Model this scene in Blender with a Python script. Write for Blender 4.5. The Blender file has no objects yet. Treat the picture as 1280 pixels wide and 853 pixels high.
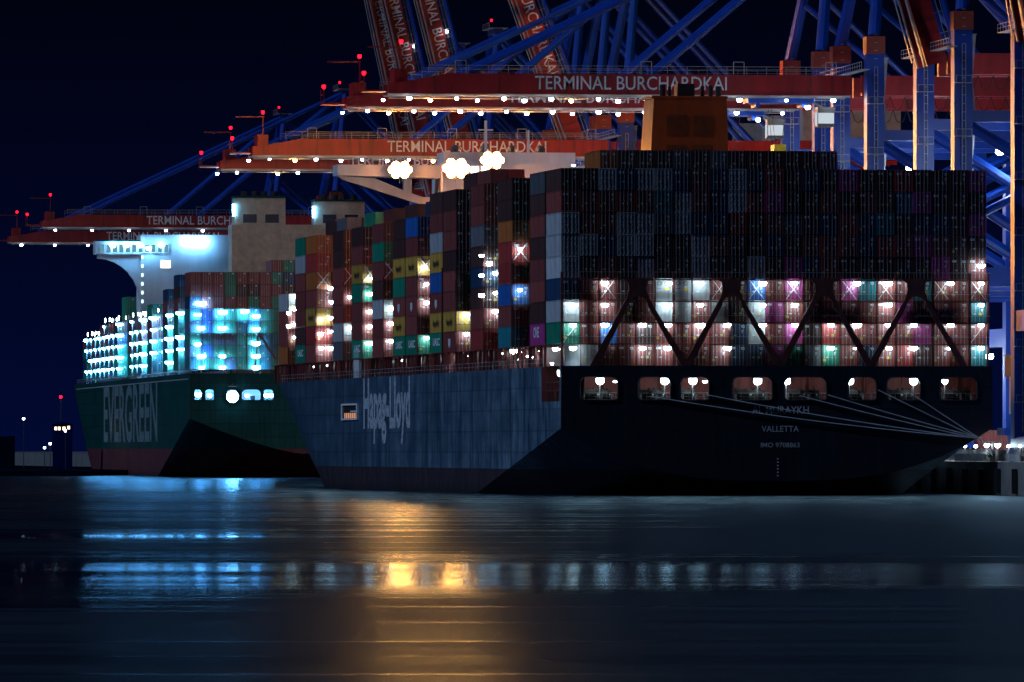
import bpy, math, random
from mathutils import Matrix, Vector
random.seed(11)
PI = math.pi
sc = bpy.context.scene
COL = sc.collection
F = 10300.0          # focal length in photo pixels (long lens)
CAM_H = 6.4
HOR = 560.0          # photo row of the horizon

# ------------------------------------------------------------------ helpers
class MB:
    """collects boxes, bars, tubes and faces; build() links them as ONE mesh object"""
    def __init__(s): s.v = []; s.f = []; s.m = []
    def quad(s, pts, mi=0):
        n = len(s.v); s.v += [tuple(p) for p in pts]; s.f.append(tuple(range(n, n+len(pts)))); s.m.append(mi)
    def box(s, x0, x1, y0, y1, z0, z1, mi=0):
        n = len(s.v)
        s.v += [(x0,y0,z0),(x1,y0,z0),(x1,y1,z0),(x0,y1,z0),(x0,y0,z1),(x1,y0,z1),(x1,y1,z1),(x0,y1,z1)]
        for q in ((0,3,2,1),(4,5,6,7),(0,1,5,4),(1,2,6,5),(2,3,7,6),(3,0,4,7)):
            s.f.append(tuple(n+i for i in q)); s.m.append(mi)
    def bar(s, a, b, w, h=None, mi=0, up=(0,0,1)):
        h = h or w
        a = Vector(a); b = Vector(b); d = (b-a).normalized(); u = Vector(up)
        if abs(d.dot(u)) > .98: u = Vector((1,0,0))
        x = d.cross(u).normalized(); z = x.cross(d).normalized(); n = len(s.v)
        for p in (a, b):
            for (i, j) in ((-1,-1),(1,-1),(1,1),(-1,1)): s.v.append(tuple(p + x*(i*w/2) + z*(j*h/2)))
        for q in ((0,1,2,3),(7,6,5,4),(0,4,5,1),(1,5,6,2),(2,6,7,3),(3,7,4,0)):
            s.f.append(tuple(n+i for i in q)); s.m.append(mi)
    def tube(s, pts, r, n=8, mi=0, caps=True):
        pts = [Vector(p) for p in pts]; rings = []
        for i, p in enumerate(pts):
            d = (pts[min(i+1, len(pts)-1)] - pts[max(i-1, 0)]).normalized()
            u = Vector((0,0,1)) if abs(d.z) < .95 else Vector((1,0,0))
            x = d.cross(u).normalized(); y = x.cross(d); k = len(s.v)
            rr = r[i] if isinstance(r, (list, tuple)) else r
            for j in range(n):
                t = 2*PI*j/n; s.v.append(tuple(p + x*(rr*math.cos(t)) + y*(rr*math.sin(t))))
            rings.append(k)
        for a, b in zip(rings, rings[1:]):
            for j in range(n):
                s.f.append((a+j, a+(j+1)%n, b+(j+1)%n, b+j)); s.m.append(mi)
        if caps:
            s.f.append(tuple(rings[0]+j for j in range(n))[::-1]); s.m.append(mi)
            s.f.append(tuple(rings[-1]+j for j in range(n))); s.m.append(mi)
    def prism(s, prof, d0, d1, mi=0, axis='y'):
        """profile in (x,z) extruded along y (or (y,z) along x)"""
        n = len(prof); k = len(s.v)
        for d in (d0, d1):
            for (a, b) in prof: s.v.append((a, d, b) if axis == 'y' else (d, a, b))
        s.f.append(tuple(k+i for i in range(n))); s.m.append(mi)
        s.f.append(tuple(k+n+i for i in range(n))[::-1]); s.m.append(mi)
        for i in range(n):
            j = (i+1) % n; s.f.append((k+j, k+i, k+n+i, k+n+j)); s.m.append(mi)
    def mesh(s, name, mats):
        me = bpy.data.meshes.new(name); me.from_pydata(s.v, [], s.f)
        for m in (mats if isinstance(mats, (list, tuple)) else [mats]): me.materials.append(m)
        me.polygons.foreach_set('material_index', s.m); me.update()
        return me
    def build(s, name, mats, parent=None, loc=(0,0,0), smooth=False):
        me = s.mesh(name, mats)
        if smooth: me.polygons.foreach_set('use_smooth', [True]*len(me.polygons))
        return link(name, me, parent, loc)

def link(name, me, parent=None, loc=(0,0,0), rot=(0,0,0)):
    o = bpy.data.objects.new(name, me); COL.objects.link(o); o.parent = parent
    o.location = loc; o.rotation_euler = rot
    return o
def empty(name, loc, rz=0.0):
    o = bpy.data.objects.new(name, None); COL.objects.link(o); o.location = loc; o.rotation_euler = (0,0,rz)
    return o
def tag(o, label, cat, group=None, kind=None):
    o['label'] = label
    if cat: o['category'] = cat
    if group: o['group'] = group
    if kind: o['kind'] = kind
    return o
def zpx(py, Y): return CAM_H + (HOR - py)*Y/F
def xpx(px, Y): return (px - 640.0)*Y/F

# ------------------------------------------------------------------ materials
def mat(name, col, rough=.55, metal=0.0, vary=.35, scale=.6, streak=False, objvar=0.0, spec=.4, dirt=None):
    m = bpy.data.materials.new(name); m.use_nodes = True; nt = m.node_tree; N = nt.nodes; L = nt.links
    b = N['Principled BSDF']; b.inputs['Roughness'].default_value = rough; b.inputs['Metallic'].default_value = metal
    b.inputs['Specular IOR Level'].default_value = spec
    tc = N.new('ShaderNodeTexCoord'); mp = N.new('ShaderNodeMapping'); L.new(tc.outputs['Object'], mp.inputs['Vector'])
    mp.inputs['Scale'].default_value = (1, 1, .12) if streak else (1, 1, 1)
    no = N.new('ShaderNodeTexNoise'); no.inputs['Scale'].default_value = scale; no.inputs['Detail'].default_value = 5; no.inputs['Roughness'].default_value = .65
    L.new(mp.outputs['Vector'], no.inputs['Vector'])
    rm = N.new('ShaderNodeMapRange'); L.new(no.outputs['Fac'], rm.inputs['Value'])
    rm.inputs['From Min'].default_value = .3; rm.inputs['From Max'].default_value = .7
    rm.inputs['To Min'].default_value = 1-vary; rm.inputs['To Max'].default_value = 1+vary*.4
    val = rm.outputs['Result']
    if objvar:
        oi = N.new('ShaderNodeObjectInfo'); r2 = N.new('ShaderNodeMapRange'); L.new(oi.outputs['Random'], r2.inputs['Value'])
        r2.inputs['To Min'].default_value = 1-objvar; r2.inputs['To Max'].default_value = 1+objvar
        mu = N.new('ShaderNodeMath'); mu.operation = 'MULTIPLY'; L.new(val, mu.inputs[0]); L.new(r2.outputs['Result'], mu.inputs[1]); val = mu.outputs[0]
    vm = N.new('ShaderNodeVectorMath'); vm.operation = 'SCALE'; vm.inputs[0].default_value = col; L.new(val, vm.inputs['Scale'])
    out = vm.outputs['Vector']
    if dirt:
        n2 = N.new('ShaderNodeTexNoise'); n2.inputs['Scale'].default_value = scale*2.3; n2.inputs['Detail'].default_value = 6
        L.new(mp.outputs['Vector'], n2.inputs['Vector'])
        r3 = N.new('ShaderNodeMapRange'); r3.inputs['From Min'].default_value = .55; r3.inputs['From Max'].default_value = .75; L.new(n2.outputs['Fac'], r3.inputs['Value'])
        mx = N.new('ShaderNodeMix'); mx.data_type = 'RGBA'; L.new(r3.outputs['Result'], mx.inputs['Factor'])
        L.new(out, mx.inputs['A']); mx.inputs['B'].default_value = (*dirt, 1); out = mx.outputs['Result']
    L.new(out, b.inputs['Base Color'])
    return m
def emit(name, col, s):
    m = bpy.data.materials.new(name); m.use_nodes = True; nt = m.node_tree; nt.nodes.clear()
    o = nt.nodes.new('ShaderNodeOutputMaterial'); e = nt.nodes.new('ShaderNodeEmission')
    e.inputs['Color'].default_value = (*col, 1); e.inputs['Strength'].default_value = s
    nt.links.new(e.outputs[0], o.inputs['Surface']); return m

M = {}
M['housing'] = mat('lamp_housing', (.12,.12,.12))
M['steel_red'] = mat('red_deck_paint', (.27,.06,.055), .6, vary=.5, streak=True)
M['steel_dark'] = mat('dark_steel', (.025,.022,.025), .6)
M['lash'] = mat('lashing_bridge_paint', (.16,.05,.045), .6, vary=.5)
M['deck'] = mat('deck_paint', (.12,.05,.045), .7)
M['white'] = mat('white_ship_paint', (.72,.72,.74), .45, vary=.14, streak=True)
M['letter'] = mat('white_lettering', (.92,.92,.94), .5, vary=.25, scale=1.4)
M['faded'] = mat('faded_lettering', (.50,.56,.64), .6, vary=.7, streak=True, scale=1.5)
M['letter_dark'] = mat('dark_lettering', (.03,.02,.02), .6)
M['crane_red'] = mat('crane_red_paint', (.45,.022,.026), .45, vary=.45, scale=.35, streak=True, dirt=(.10,.02,.02))
M['crane_blue'] = mat('crane_blue_paint', (.002,.050,.38), .4, vary=.3, scale=.2)
M['joint_red'] = mat('crane_joint_red', (.34,.05,.03), .5)
M['grey'] = mat('grey_steel', (.28,.28,.30), .5)
M['galv'] = mat('galvanised_steel', (.42,.42,.44), .5, metal=.2)
M['funnel'] = mat('orange_funnel_paint', (.42,.065,.010), .45, vary=.3, streak=True, scale=.5)
M['funnel_dark'] = mat('funnel_louvre_shade', (.26,.05,.01), .6, vary=.4)  # funnel colour darkened: shade of the louvre relief put into the paint
M['glass'] = mat('window_glass', (.02,.03,.05), .12, vary=.1)
M['casing'] = mat('casing_paint', (.60,.46,.33), .5, vary=.35, scale=.5)
M['concrete'] = mat('quay_concrete', (.16,.155,.15), .85, vary=.35, scale=.15)
M['bank'] = mat('bank_earth', (.002,.004,.012), .95, spec=0)
M['rope'] = mat('mooring_rope', (.72,.75,.76), .8)
M['fence'] = mat('fence_mesh', (.40,.40,.42), .6)
M['rubber'] = mat('rubber', (.015,.015,.015), .8)
M['truck_white'] = mat('truck_paint', (.6,.6,.62), .4)
M['ylw'] = mat('yellow_label', (.75,.52,.03), .5)
M['wht'] = mat('white_label', (.75,.75,.78), .5)
E = {}
E['cool'] = emit('cool_white_lamp', (.68,.92,1.0), 50)
E['coolsmall'] = emit('small_cool_lamp', (.85,.95,1.0), 40)
E['moor'] = emit('mooring_deck_lamp', (.72,.95,1.0), 26)
E['cyan'] = emit('cyan_white_lamp', (.14,.52,1.0), 105)
E['cyanflood'] = emit('cyan_flood_lamp', (.2,.6,1.0), 400)
E['flood'] = emit('crane_flood_lamp', (.70,.86,1.0), 620)
E['boomlamp'] = emit('boom_lamp', (.80,.92,1.0), 42)
E['boomwarm'] = emit('boom_lamp_warm', (1.0,.58,.20), 260)
E['sodium'] = emit('sodium_flood_lamp', (1.0,.34,.07), 1900)
E['cyanwall'] = emit('deckhouse_lamp', (.16,.52,1.0), 75)
E['fwdfill'] = emit('added_forward_fill', (1.0,.42,.13), 4600)
E['cab'] = emit('cab_window_glow', (.8,.9,1.0), .7)
E['red'] = emit('red_beacon', (1.0,.003,.012), 9)
E['green'] = emit('green_lamp', (.05,1.0,.45), 22)
E['win'] = emit('lit_window', (1.0,.88,.72), 4.5)
E['winwarm'] = emit('warm_window', (1.0,.72,.45), 3.0)
E['shore'] = emit('shore_lamp', (.9,.95,1.0), 12)
E['amber'] = emit('amber_beacon', (1.0,.42,.05), 14)

def hull_mat(name, paint, boot, zboot, streak_col, streak_amt):
    m = bpy.data.materials.new(name); m.use_nodes = True; nt = m.node_tree; N = nt.nodes; L = nt.links
    b = N['Principled BSDF']; b.inputs['Roughness'].default_value = .5; b.inputs['Specular IOR Level'].default_value = .35
    tc = N.new('ShaderNodeTexCoord'); sp = N.new('ShaderNodeSeparateXYZ'); L.new(tc.outputs['Object'], sp.inputs[0])
    def noise(scale_v, s, det=6, ro=.65):
        mp = N.new('ShaderNodeMapping'); mp.inputs['Scale'].default_value = scale_v; L.new(tc.outputs['Object'], mp.inputs[0])
        n = N.new('ShaderNodeTexNoise'); n.inputs['Scale'].default_value = s; n.inputs['Detail'].default_value = det; n.inputs['Roughness'].default_value = ro
        L.new(mp.outputs[0], n.inputs['Vector']); return n.outputs['Fac']
    def rng(v, a, c, d, e):
        r = N.new('ShaderNodeMapRange'); L.new(v, r.inputs['Value'])
        for k, x in zip(('From Min','From Max','To Min','To Max'), (a,c,d,e)): r.inputs[k].default_value = x
        return r.outputs['Result']
    def mixc(f, A, B):
        x = N.new('ShaderNodeMix'); x.data_type = 'RGBA'; L.new(f, x.inputs['Factor'])
        for k, q in (('A', A), ('B', B)):
            if hasattr(q, 'links'): L.new(q, x.inputs[k])
            else: x.inputs[k].default_value = (*q, 1)
        return x.outputs['Result']
    def mul(a, c):
        q = N.new('ShaderNodeMath'); q.operation = 'MULTIPLY'; L.new(a, q.inputs[0])
        if hasattr(c, 'links'): L.new(c, q.inputs[1])
        else: q.inputs[1].default_value = c
        return q.outputs[0]
    # narrow run-off streaks, broad patches
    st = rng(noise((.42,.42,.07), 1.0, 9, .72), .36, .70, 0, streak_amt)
    stern_light = rng(sp.outputs['Y'], 0, 290, 1.15, .12)      # streaks fade towards the bow: falloff of the side light put into the colour
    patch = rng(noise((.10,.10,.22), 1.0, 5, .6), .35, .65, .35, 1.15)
    base = mixc(mul(mul(st, stern_light), patch), paint, streak_col)
    st2 = rng(noise((1.4,1.4,.05), 1.0, 4), .5, .7, 0, .6)
    base = mixc(st2, base, tuple(c*.35 for c in paint))
    # shell plates: each plate a slightly different tone, thin dark weld seams
    cb = N.new('ShaderNodeCombineXYZ'); L.new(sp.outputs['Y'], cb.inputs[0]); L.new(sp.outputs['Z'], cb.inputs[1])
    br = N.new('ShaderNodeTexBrick'); L.new(cb.outputs[0], br.inputs['Vector'])
    br.inputs['Scale'].default_value = 1; br.inputs['Brick Width'].default_value = 13; br.inputs['Row Height'].default_value = 2.9
    br.inputs['Mortar Size'].default_value = .10; br.inputs['Color1'].default_value = (.82,.82,.82,1); br.inputs['Color2'].default_value = (1.1,1.1,1.1,1); br.inputs['Mortar'].default_value = (.5,.5,.5,1)
    mm = N.new('ShaderNodeMix'); mm.data_type = 'RGBA'; mm.blend_type = 'MULTIPLY'; mm.inputs['Factor'].default_value = .7
    L.new(base, mm.inputs['A']); L.new(br.outputs['Color'], mm.inputs['B'])
    base = mm.outputs['Result']
    # boot topping below zboot
    bt = mixc(rng(noise((.4,.4,.2), 1.0), .35, .7, 0, 1), boot, tuple(c*.45 for c in boot))
    g = N.new('ShaderNodeMath'); g.operation = 'LESS_THAN'; L.new(sp.outputs['Z'], g.inputs[0]); g.inputs[1].default_value = zboot
    base = mixc(g.outputs[0], base, bt)
    # slime band at the waterline
    w = rng(sp.outputs['Z'], .3, 1.6, 1, 0)
    base = mixc(mul(w, noise((.3,.3,.3), 1)), base, (.006,.008,.007))
    L.new(base, b.inputs['Base Color'])
    bp = N.new('ShaderNodeBump'); bp.inputs['Strength'].default_value = .35; bp.inputs['Distance'].default_value = .25
    L.new(noise((.16,.16,.35), 1.0, 3), bp.inputs['Height']); L.new(bp.outputs['Normal'], b.inputs['Normal'])
    return m
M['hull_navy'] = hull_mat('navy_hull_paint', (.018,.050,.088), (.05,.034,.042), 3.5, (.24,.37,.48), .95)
M['transom_shade'] = hull_mat('navy_transom_shaded', (.012,.016,.030), (.02,.014,.014), 1.2, (.03,.04,.06), .5)  # darker copy of the hull colour: the unlit stern's shade painted in
M['hull_green'] = hull_mat('green_hull_paint', (.005,.055,.05), (.15,.05,.06), 6.2, (.015,.10,.10), .6)
M['hull_green'].node_tree.nodes['Principled BSDF'].inputs['Specular IOR Level'].default_value = .06

# container paints
CC = {'M':(.27,.062,.055),'R':(.46,.05,.045),'W':(.50,.53,.56),'G':(.012,.25,.15),'B':(.02,.14,.50),'N':(.015,.05,.12),
      'T':(.015,.20,.24),'P':(.50,.055,.28),'D':(.085,.035,.032),'O':(.52,.15,.035),'K':(.13,.14,.16),'Y':(.60,.34,.06),'S':(.10,.19,.28)}
CN = {'M':'maroon','R':'red','W':'white','G':'green','B':'blue','N':'navy','T':'teal','P':'magenta','D':'dark brown','O':'orange','K':'grey','Y':'yellow','S':'steel blue'}
CM = {k: mat('container_paint_'+CN[k].replace(' ','_'), c, .5, vary=.38, scale=.9, streak=True, objvar=.22, dirt=tuple(x*.35+.012 for x in c)) for k, c in CC.items()}

# ------------------------------------------------------------------ lettering
def text_mesh(name, s, width, height, m, bold=.0, depth=.03):
    cu = bpy.data.curves.new('lettering', 'FONT'); cu.body = s; cu.size = 1; cu.offset = bold; cu.resolution_u = 3; cu.extrude = 0
    ob = bpy.data.objects.new('tmp', cu); COL.objects.link(ob)
    dg = bpy.context.evaluated_depsgraph_get(); me = bpy.data.meshes.new_from_object(ob.evaluated_get(dg))
    bpy.data.objects.remove(ob); bpy.data.curves.remove(cu)
    xs = [v.co.x for v in me.vertices]; ys = [v.co.y for v in me.vertices]
    x0, x1, y0, y1 = min(xs), max(xs), min(ys), max(ys)
    if any(c in s for c in 'gpqyj'): y0 = 0.0     # height given for capitals
    for v in me.vertices: v.co = ((v.co.x-x0)/(x1-x0)*width, (v.co.y-y0)/(y1-y0)*height, 0)
    me.materials.clear(); me.materials.append(m); me.name = name
    return me
def place_text(me, parent, origin, X, Y, name='lettering'):
    X = Vector(X).normalized(); Y = Vector(Y).normalized(); Z = X.cross(Y)
    o = link(name, me, parent)
    o.matrix_local = Matrix(((X.x,Y.x,Z.x,origin[0]),(X.y,Y.y,Z.y,origin[1]),(X.z,Y.z,Z.z,origin[2]),(0,0,0,1)))
    return o

# ------------------------------------------------------------------ lamps
LAMP = {}
def lamp_mesh(kind, w=.8, h=.5, d=.3):
    key = (kind, w, h, d)
    if key not in LAMP:
        b = MB()
        if kind in ('sodium', 'cyanflood', 'fwdfill'):     # floodlight: deep housing, light leaves by the front glass only
            r = (w+h)/4
            b.tube([(0,-d/2+.05,0),(0,d/2,0),(0,d/2+.3,0)], [r+.07,r+.05,r*.5], 18, 0)
            b.quad([(r*math.cos(2*PI*k/18), -d/2, r*math.sin(2*PI*k/18)) for k in range(18)], 1)
            for k in range(4): b.box(-w/2-.1, w/2+.1, d/2+.3, d/2+.36, -h/2+k*h/3-.02, -h/2+k*h/3+.02, 0)
            LAMP[key] = b.mesh('lamp', [M['housing'], E[kind]]); return LAMP[key]
        b.box(-w/2-.06, w/2+.06, -d/2-.05, d/2+.05, h/2+.01, h/2+.12, 0)      # hood
        b.box(-.04, .04, d/2+.06, d/2+.30, h/2+.02, h/2+.10, 0)                          # bracket
        # lens: chamfered block
        c = .3
        pr = [(-w/2, -h/2*c), (-w/2*.55, -h/2), (w/2*.55, -h/2), (w/2, -h/2*c), (w/2, h/2), (-w/2, h/2)]
        b.prism(pr, -d/2, d/2, 1)
        LAMP[key] = b.mesh('lamp', [M['housing'], E[kind]])
    return LAMP[key]
def lamp(parent, loc, kind, w=.8, h=.5, d=.3, rz=0, name='lamp'):
    o = link(name, lamp_mesh(kind, w, h, d), parent, loc, (0,0,rz))
    if kind in ('cool', 'cyan', 'boomlamp', 'coolsmall'): q = random.uniform(.72, 1.15); o.scale = (q*random.uniform(.85,1.1), 1, q)
    return o

# ------------------------------------------------------------------ ship hulls
def make_hull(root, B, ztop, L_deck0, L_deck1, L_wl0, L_wl1, zk0, zc0, kp, slope_k, slope_c, m, cut=None, openings=()):
    hb = B/2
    def half(L, z):
        t = max(0, min(1, z/ztop)); a = L_wl0 + (L_deck0-L_wl0)*t**.85; e = L_wl1 + (L_deck1-L_wl1)*t
        if L <= a: return hb
        return hb*max(0.0, 1-((L-a)/(e-a))**2.1)
    Ls = [0, 1.2, 3, 5, 7.5, 10, 12.8, 15.6, 18, 20.5, 23, 26, 29.5, 33, 37, 41, 45, 50, 55, 60, 67, 75, 84, 95, 107, 120, 135, 150, 165, 180]
    L = 195
    while L < L_deck1: Ls.append(L); L += 6
    Ls.append(L_deck1)
    if cut: zs_fix = [ztop, (ztop+cut[2])/2, cut[2]]
    else: zs_fix = [ztop, ztop-2.5, ztop-5]
    grid = []
    for L in Ls:
        zk = max(-5.0, zk0 - slope_k*L); zc = max(-7.0, zc0 - slope_c*L)
        rows = [(z, None) for z in zs_fix] + [(zs_fix[-1] + (zk-zs_fix[-1])*i/9, None) for i in range(1, 10)]
        pts = [(half(L, z), z) for z, _ in rows]
        bk = pts[-1][0]
        for i in range(1, 19):
            f = 1-i/18; pts.append((bk*f, zc + (zk-zc)*f**kp))
        grid.append([(u, L, z) for u, z in pts])
    b = MB(); nr = len(grid[0])
    for side in (-1, 1):
        off = len(b.v)
        for col in grid: b.v += [(side*u, L, z) for u, L, z in col]
        for i in range(len(Ls)-1):
            for j in range(nr-1):
                if cut and side == -1 and j < 2 and cut[0]-.01 <= Ls[i] < cut[1]-.01: continue
                q = [off+i*nr+j, off+(i+1)*nr+j, off+(i+1)*nr+j+1, off+i*nr+j+1]
                b.f.append(tuple(q if side == 1 else q[::-1])); b.m.append(0)
    # deck sheet
    for i in range(len(Ls)-1):
        u0 = grid[i][0][0]; u1 = grid[i+1][0][0]
        b.quad([(-u0, Ls[i], ztop), (u0, Ls[i], ztop), (u1, Ls[i+1], ztop), (-u1, Ls[i+1], ztop)], 1)
    hull = b.build('hull', [m, M['deck']], root, smooth=True); hull.data.set_sharp_from_angle(angle=math.radians(28))
    # transom with openings, as a filled curve
    cu = bpy.data.curves.new('transom', 'CURVE'); cu.dimensions = '2D'; cu.fill_mode = 'BOTH'; cu.extrude = .14
    outl = [(-hb, ztop), (hb, ztop), (hb, zk0)]
    for i in range(1, 24):
        f = 1-i/12; outl.append((hb*f, zc0+(zk0-zc0)*abs(f)**kp))
    outl.append((-hb, zk0))
    def spl(pts):
        s = cu.splines.new('POLY'); s.points.add(len(pts)-1); s.use_cyclic_u = True
        for p, q in zip(s.points, pts): p.co = (q[0], q[1], 0, 1)
    spl(outl)
    for (a, c, z0, z1) in openings:
        r = min(1.0, (c-a)*.3); pts = []
        for cx, cz, t0 in ((c-r, z1-r, 0), (a+r, z1-r, 90), (a+r*.5, z0+r*.5, 180), (c-r*.5, z0+r*.5, 270)):
            rr = r if cz > (z0+z1)/2 else r*.5
            for k in range(5):
                t = math.radians(t0+k*22.5); pts.append((cx+rr*math.cos(t), cz+rr*math.sin(t)))
        spl(pts)
        rim = MB(); ring = [(x, -.32, z) for x, z in pts]; rim.tube(ring+ring[:2], .11, 6, caps=False); rim.build('opening_rim', M['transom_shade'] if cut else m, root)
    ob = bpy.data.objects.new('tmp', cu); COL.objects.link(ob)
    me = bpy.data.meshes.new_from_object(ob.evaluated_get(bpy.context.evaluated_depsgraph_get()))
    bpy.data.objects.remove(ob)
    me.materials.clear(); me.materials.append(M['transom_shade'] if cut else m)
    for v in me.vertices: v.co = (v.co.x, -.15 + v.co.z, v.co.y)
    me.update()
    link('transom', me, root)
    return half

def frame_of(root):
    c, s = math.cos(root.rotation_euler.z), math.sin(root.rotation_euler.z); o = root.location
    def world(u, L, z): return Vector((o.x + u*c - L*s, o.y + u*s + L*c, z))
    def at_px(px, L):
        """u on the station L seen in photo column px"""
        k = (px-640.0)/F; X0 = o.x - L*s; Y0 = o.y + L*c
        return (k*Y0 - X0)/(c - k*s)
    def z_px(py, u, L): return zpx(py, o.y + u*s + L*c)
    return world, at_px, z_px

# ================================================================== SHIP 1 : navy ship, stern towards us
TH1 = math.asin(.1616); c1, s1 = math.cos(TH1), math.sin(TH1)
B1 = 58.6; ZD = 17.3
navy = empty('container_ship', (6.5 + B1/2*c1, 1095 + B1/2*s1, 0), TH1)
tag(navy, 'huge navy blue container ship seen from astern, orange funnel and white lettered transom', 'container ship')
W1, U1, Z1 = frame_of(navy)
OPEN_PX = [(725,772),(797,838),(850,886),(915,965),(980,1033),(1060,1095),(1108,1150),(1174,1221)]
opens = [(U1(a,0), U1(b,0), 12.75, 15.9) for a, b in OPEN_PX]
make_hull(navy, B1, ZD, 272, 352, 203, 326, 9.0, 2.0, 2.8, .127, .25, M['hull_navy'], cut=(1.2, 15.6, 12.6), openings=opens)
# mooring deck behind the transom
b = MB()
b.quad([(-26.2,.1,12.6),(28.2,.1,12.6),(28.2,7,12.6),(-26.2,7,12.6)], 1)
b.quad([(-26.2,7,12.6),(28.2,7,12.6),(28.2,7,17.1),(-26.2,7,17.1)])
b.quad([(-26.2,.1,17.1),(28.2,.1,17.1),(28.2,7,17.1),(-26.2,7,17.1)])
b.quad([(-26.2,.1,12.6),(-26.2,7,12.6),(-26.2,7,17.1),(-26.2,.1,17.1)])
b.quad([(28.2,.1,12.6),(28.2,7,12.6),(28.2,7,17.1),(28.2,.1,17.1)])
for i in range(21): b.box(-25+i*2.55, -24.8+i*2.55, 6.55, 7, 12.6, 17.1)
b.box(-26.2, 28.2, 6.3, 6.36, 13.7, 13.78, 2)
b.build('mooring_deck', [M['steel_red'], M['deck'], M['galv']], navy)
def winch(u, L, w):
    b = MB(); b.box(u-w*.5, u+w*.5, L-.5, L+.5, 12.61, 12.95)
    b.tube([(u-w*.42,L,13.6),(u+w*.1,L,13.6)], .62, 12); b.tube([(u-w*.45,L,13.6),(u-w*.40,L,13.6)], .85, 14); b.tube([(u+w*.08,L,13.6),(u+w*.13,L,13.6)], .85, 14)
    b.box(u+w*.2, u+w*.48, L-.4, L+.4, 12.95, 14.1, 0); b.box(u+w*.25, u+w*.35, L-.42, L-.4, 13.4, 13.6, 1)
    b.build('winch', [M['steel_dark'], M['wht']], navy)
for (a, c_, z0, z1) in opens:
    w = c_-a
    winch(a+w*.38, 2.2, min(2.8, w*.55))
    if w > 4.2: winch(a+w*.78, 3.0, 1.7)
    b = MB()
    for t in (.12, .88, .6): b.tube([(a+w*t,.7,12.6),(a+w*t,.7,13.55)], .16, 8)
    b.tube([(a+.1,.45,13.7),(c_-.1,.45,13.7)], .03, 5); b.tube([(a+.1,.45,13.2),(c_-.1,.45,13.2)], .03, 5)
    for k in range(int(w/1.2)+1): b.tube([(a+.1+k*1.2,.45,12.62),(a+.1+k*1.2,.45,13.7)], .03, 5)
    b.build('bulwark_railing', M['galv'], navy)
for px, k in ((750,1),(831,1),(866,1),(947,1),(983,1),(1062,1),(1142,1),(1181,.7)):
    b = MB(); u = U1(px, .7); b.tube([(u,.9,12.6),(u,.9,14.9)], .07, 6); b.build('lamp_post', M['galv'], navy)
    lamp(navy, (u, .62, 15.25), 'moor', 1.0*k, .8*k, .3)
for px in (769, 881): lamp(navy, (U1(px,.5), .5, 15.2), 'coolsmall', .5, .25, .2)
# quarter recess on the port side
b = MB(); hb1 = B1/2
b.quad([(-hb1,1.2,12.6),(-26.4,1.2,12.6),(-26.4,15.6,12.6),(-hb1,15.6,12.6)], 1)
b.quad([(-26.4,1.2,12.6),(-26.4,15.6,12.6),(-26.4,15.6,17.28),(-26.4,1.2,17.28)])
b.quad([(-hb1,15.6,12.6),(-26.4,15.6,12.6),(-26.4,15.6,17.28),(-hb1,15.6,17.28)])
b.quad([(-hb1,1.2,12.6),(-26.4,1.2,12.6),(-26.4,1.2,17.28),(-hb1,1.2,17.28)])
for k in range(4): b.box(-28.9, -28.7, 3+k*3.4, 3.15+k*3.4, 12.6, 15.2, 2)
b.box(-28.9, -28.7, 2, 15, 14.0, 14.12, 2); b.box(-28.9,-28.7, 2, 15, 15.1, 15.22, 2)
b.box(-28.2, -27.2, 6, 8.5, 12.61, 14.2, 3)
b.build('quarter_recess', [M['steel_red'], M['deck'], M['lash'], M['steel_dark']], navy)
lamp(navy, (-28.9, 2.0, 16.3), 'moor', 1.0, .8, .4)
# pilot-door platform in the port flank
b = MB(); b.box(-hb1-.25, -hb1+.6, 188, 205, 10.75, 10.95, 0); b.box(-hb1-.3, -hb1+.6, 188, 205, 13.05, 13.3, 0)
b.box(-hb1-.28, -hb1+.5, 187.8, 188.6, 10.75, 13.3, 0); b.box(-hb1-.28, -hb1+.5, 204.4, 205.2, 10.75, 13.3, 0)
b.quad([(-hb1-.03,188.6,10.95),(-hb1-.03,204.4,10.95),(-hb1-.03,204.4,13.05),(-hb1-.03,188.6,13.05)], 1)
for k in range(6): b.box(-hb1-.1, -hb1-.04, 190+k*2.3, 190.25+k*2.3, 10.95, 13.05, 1)
b.box(-hb1-.12, -hb1-.05, 189, 196, 12.0, 12.2, 0)
b.build('pilot_door', [M['letter'], M['steel_dark']], navy)
b = MB(); b.quad([(-hb1-.06,189.2,11.0),(-hb1-.06,203,11.0),(-hb1-.06,203,11.85),(-hb1-.06,189.2,11.85)])
b.build('door_light', emit('pilot_door_glow', (1.0,.45,.28), .55), navy)
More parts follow.
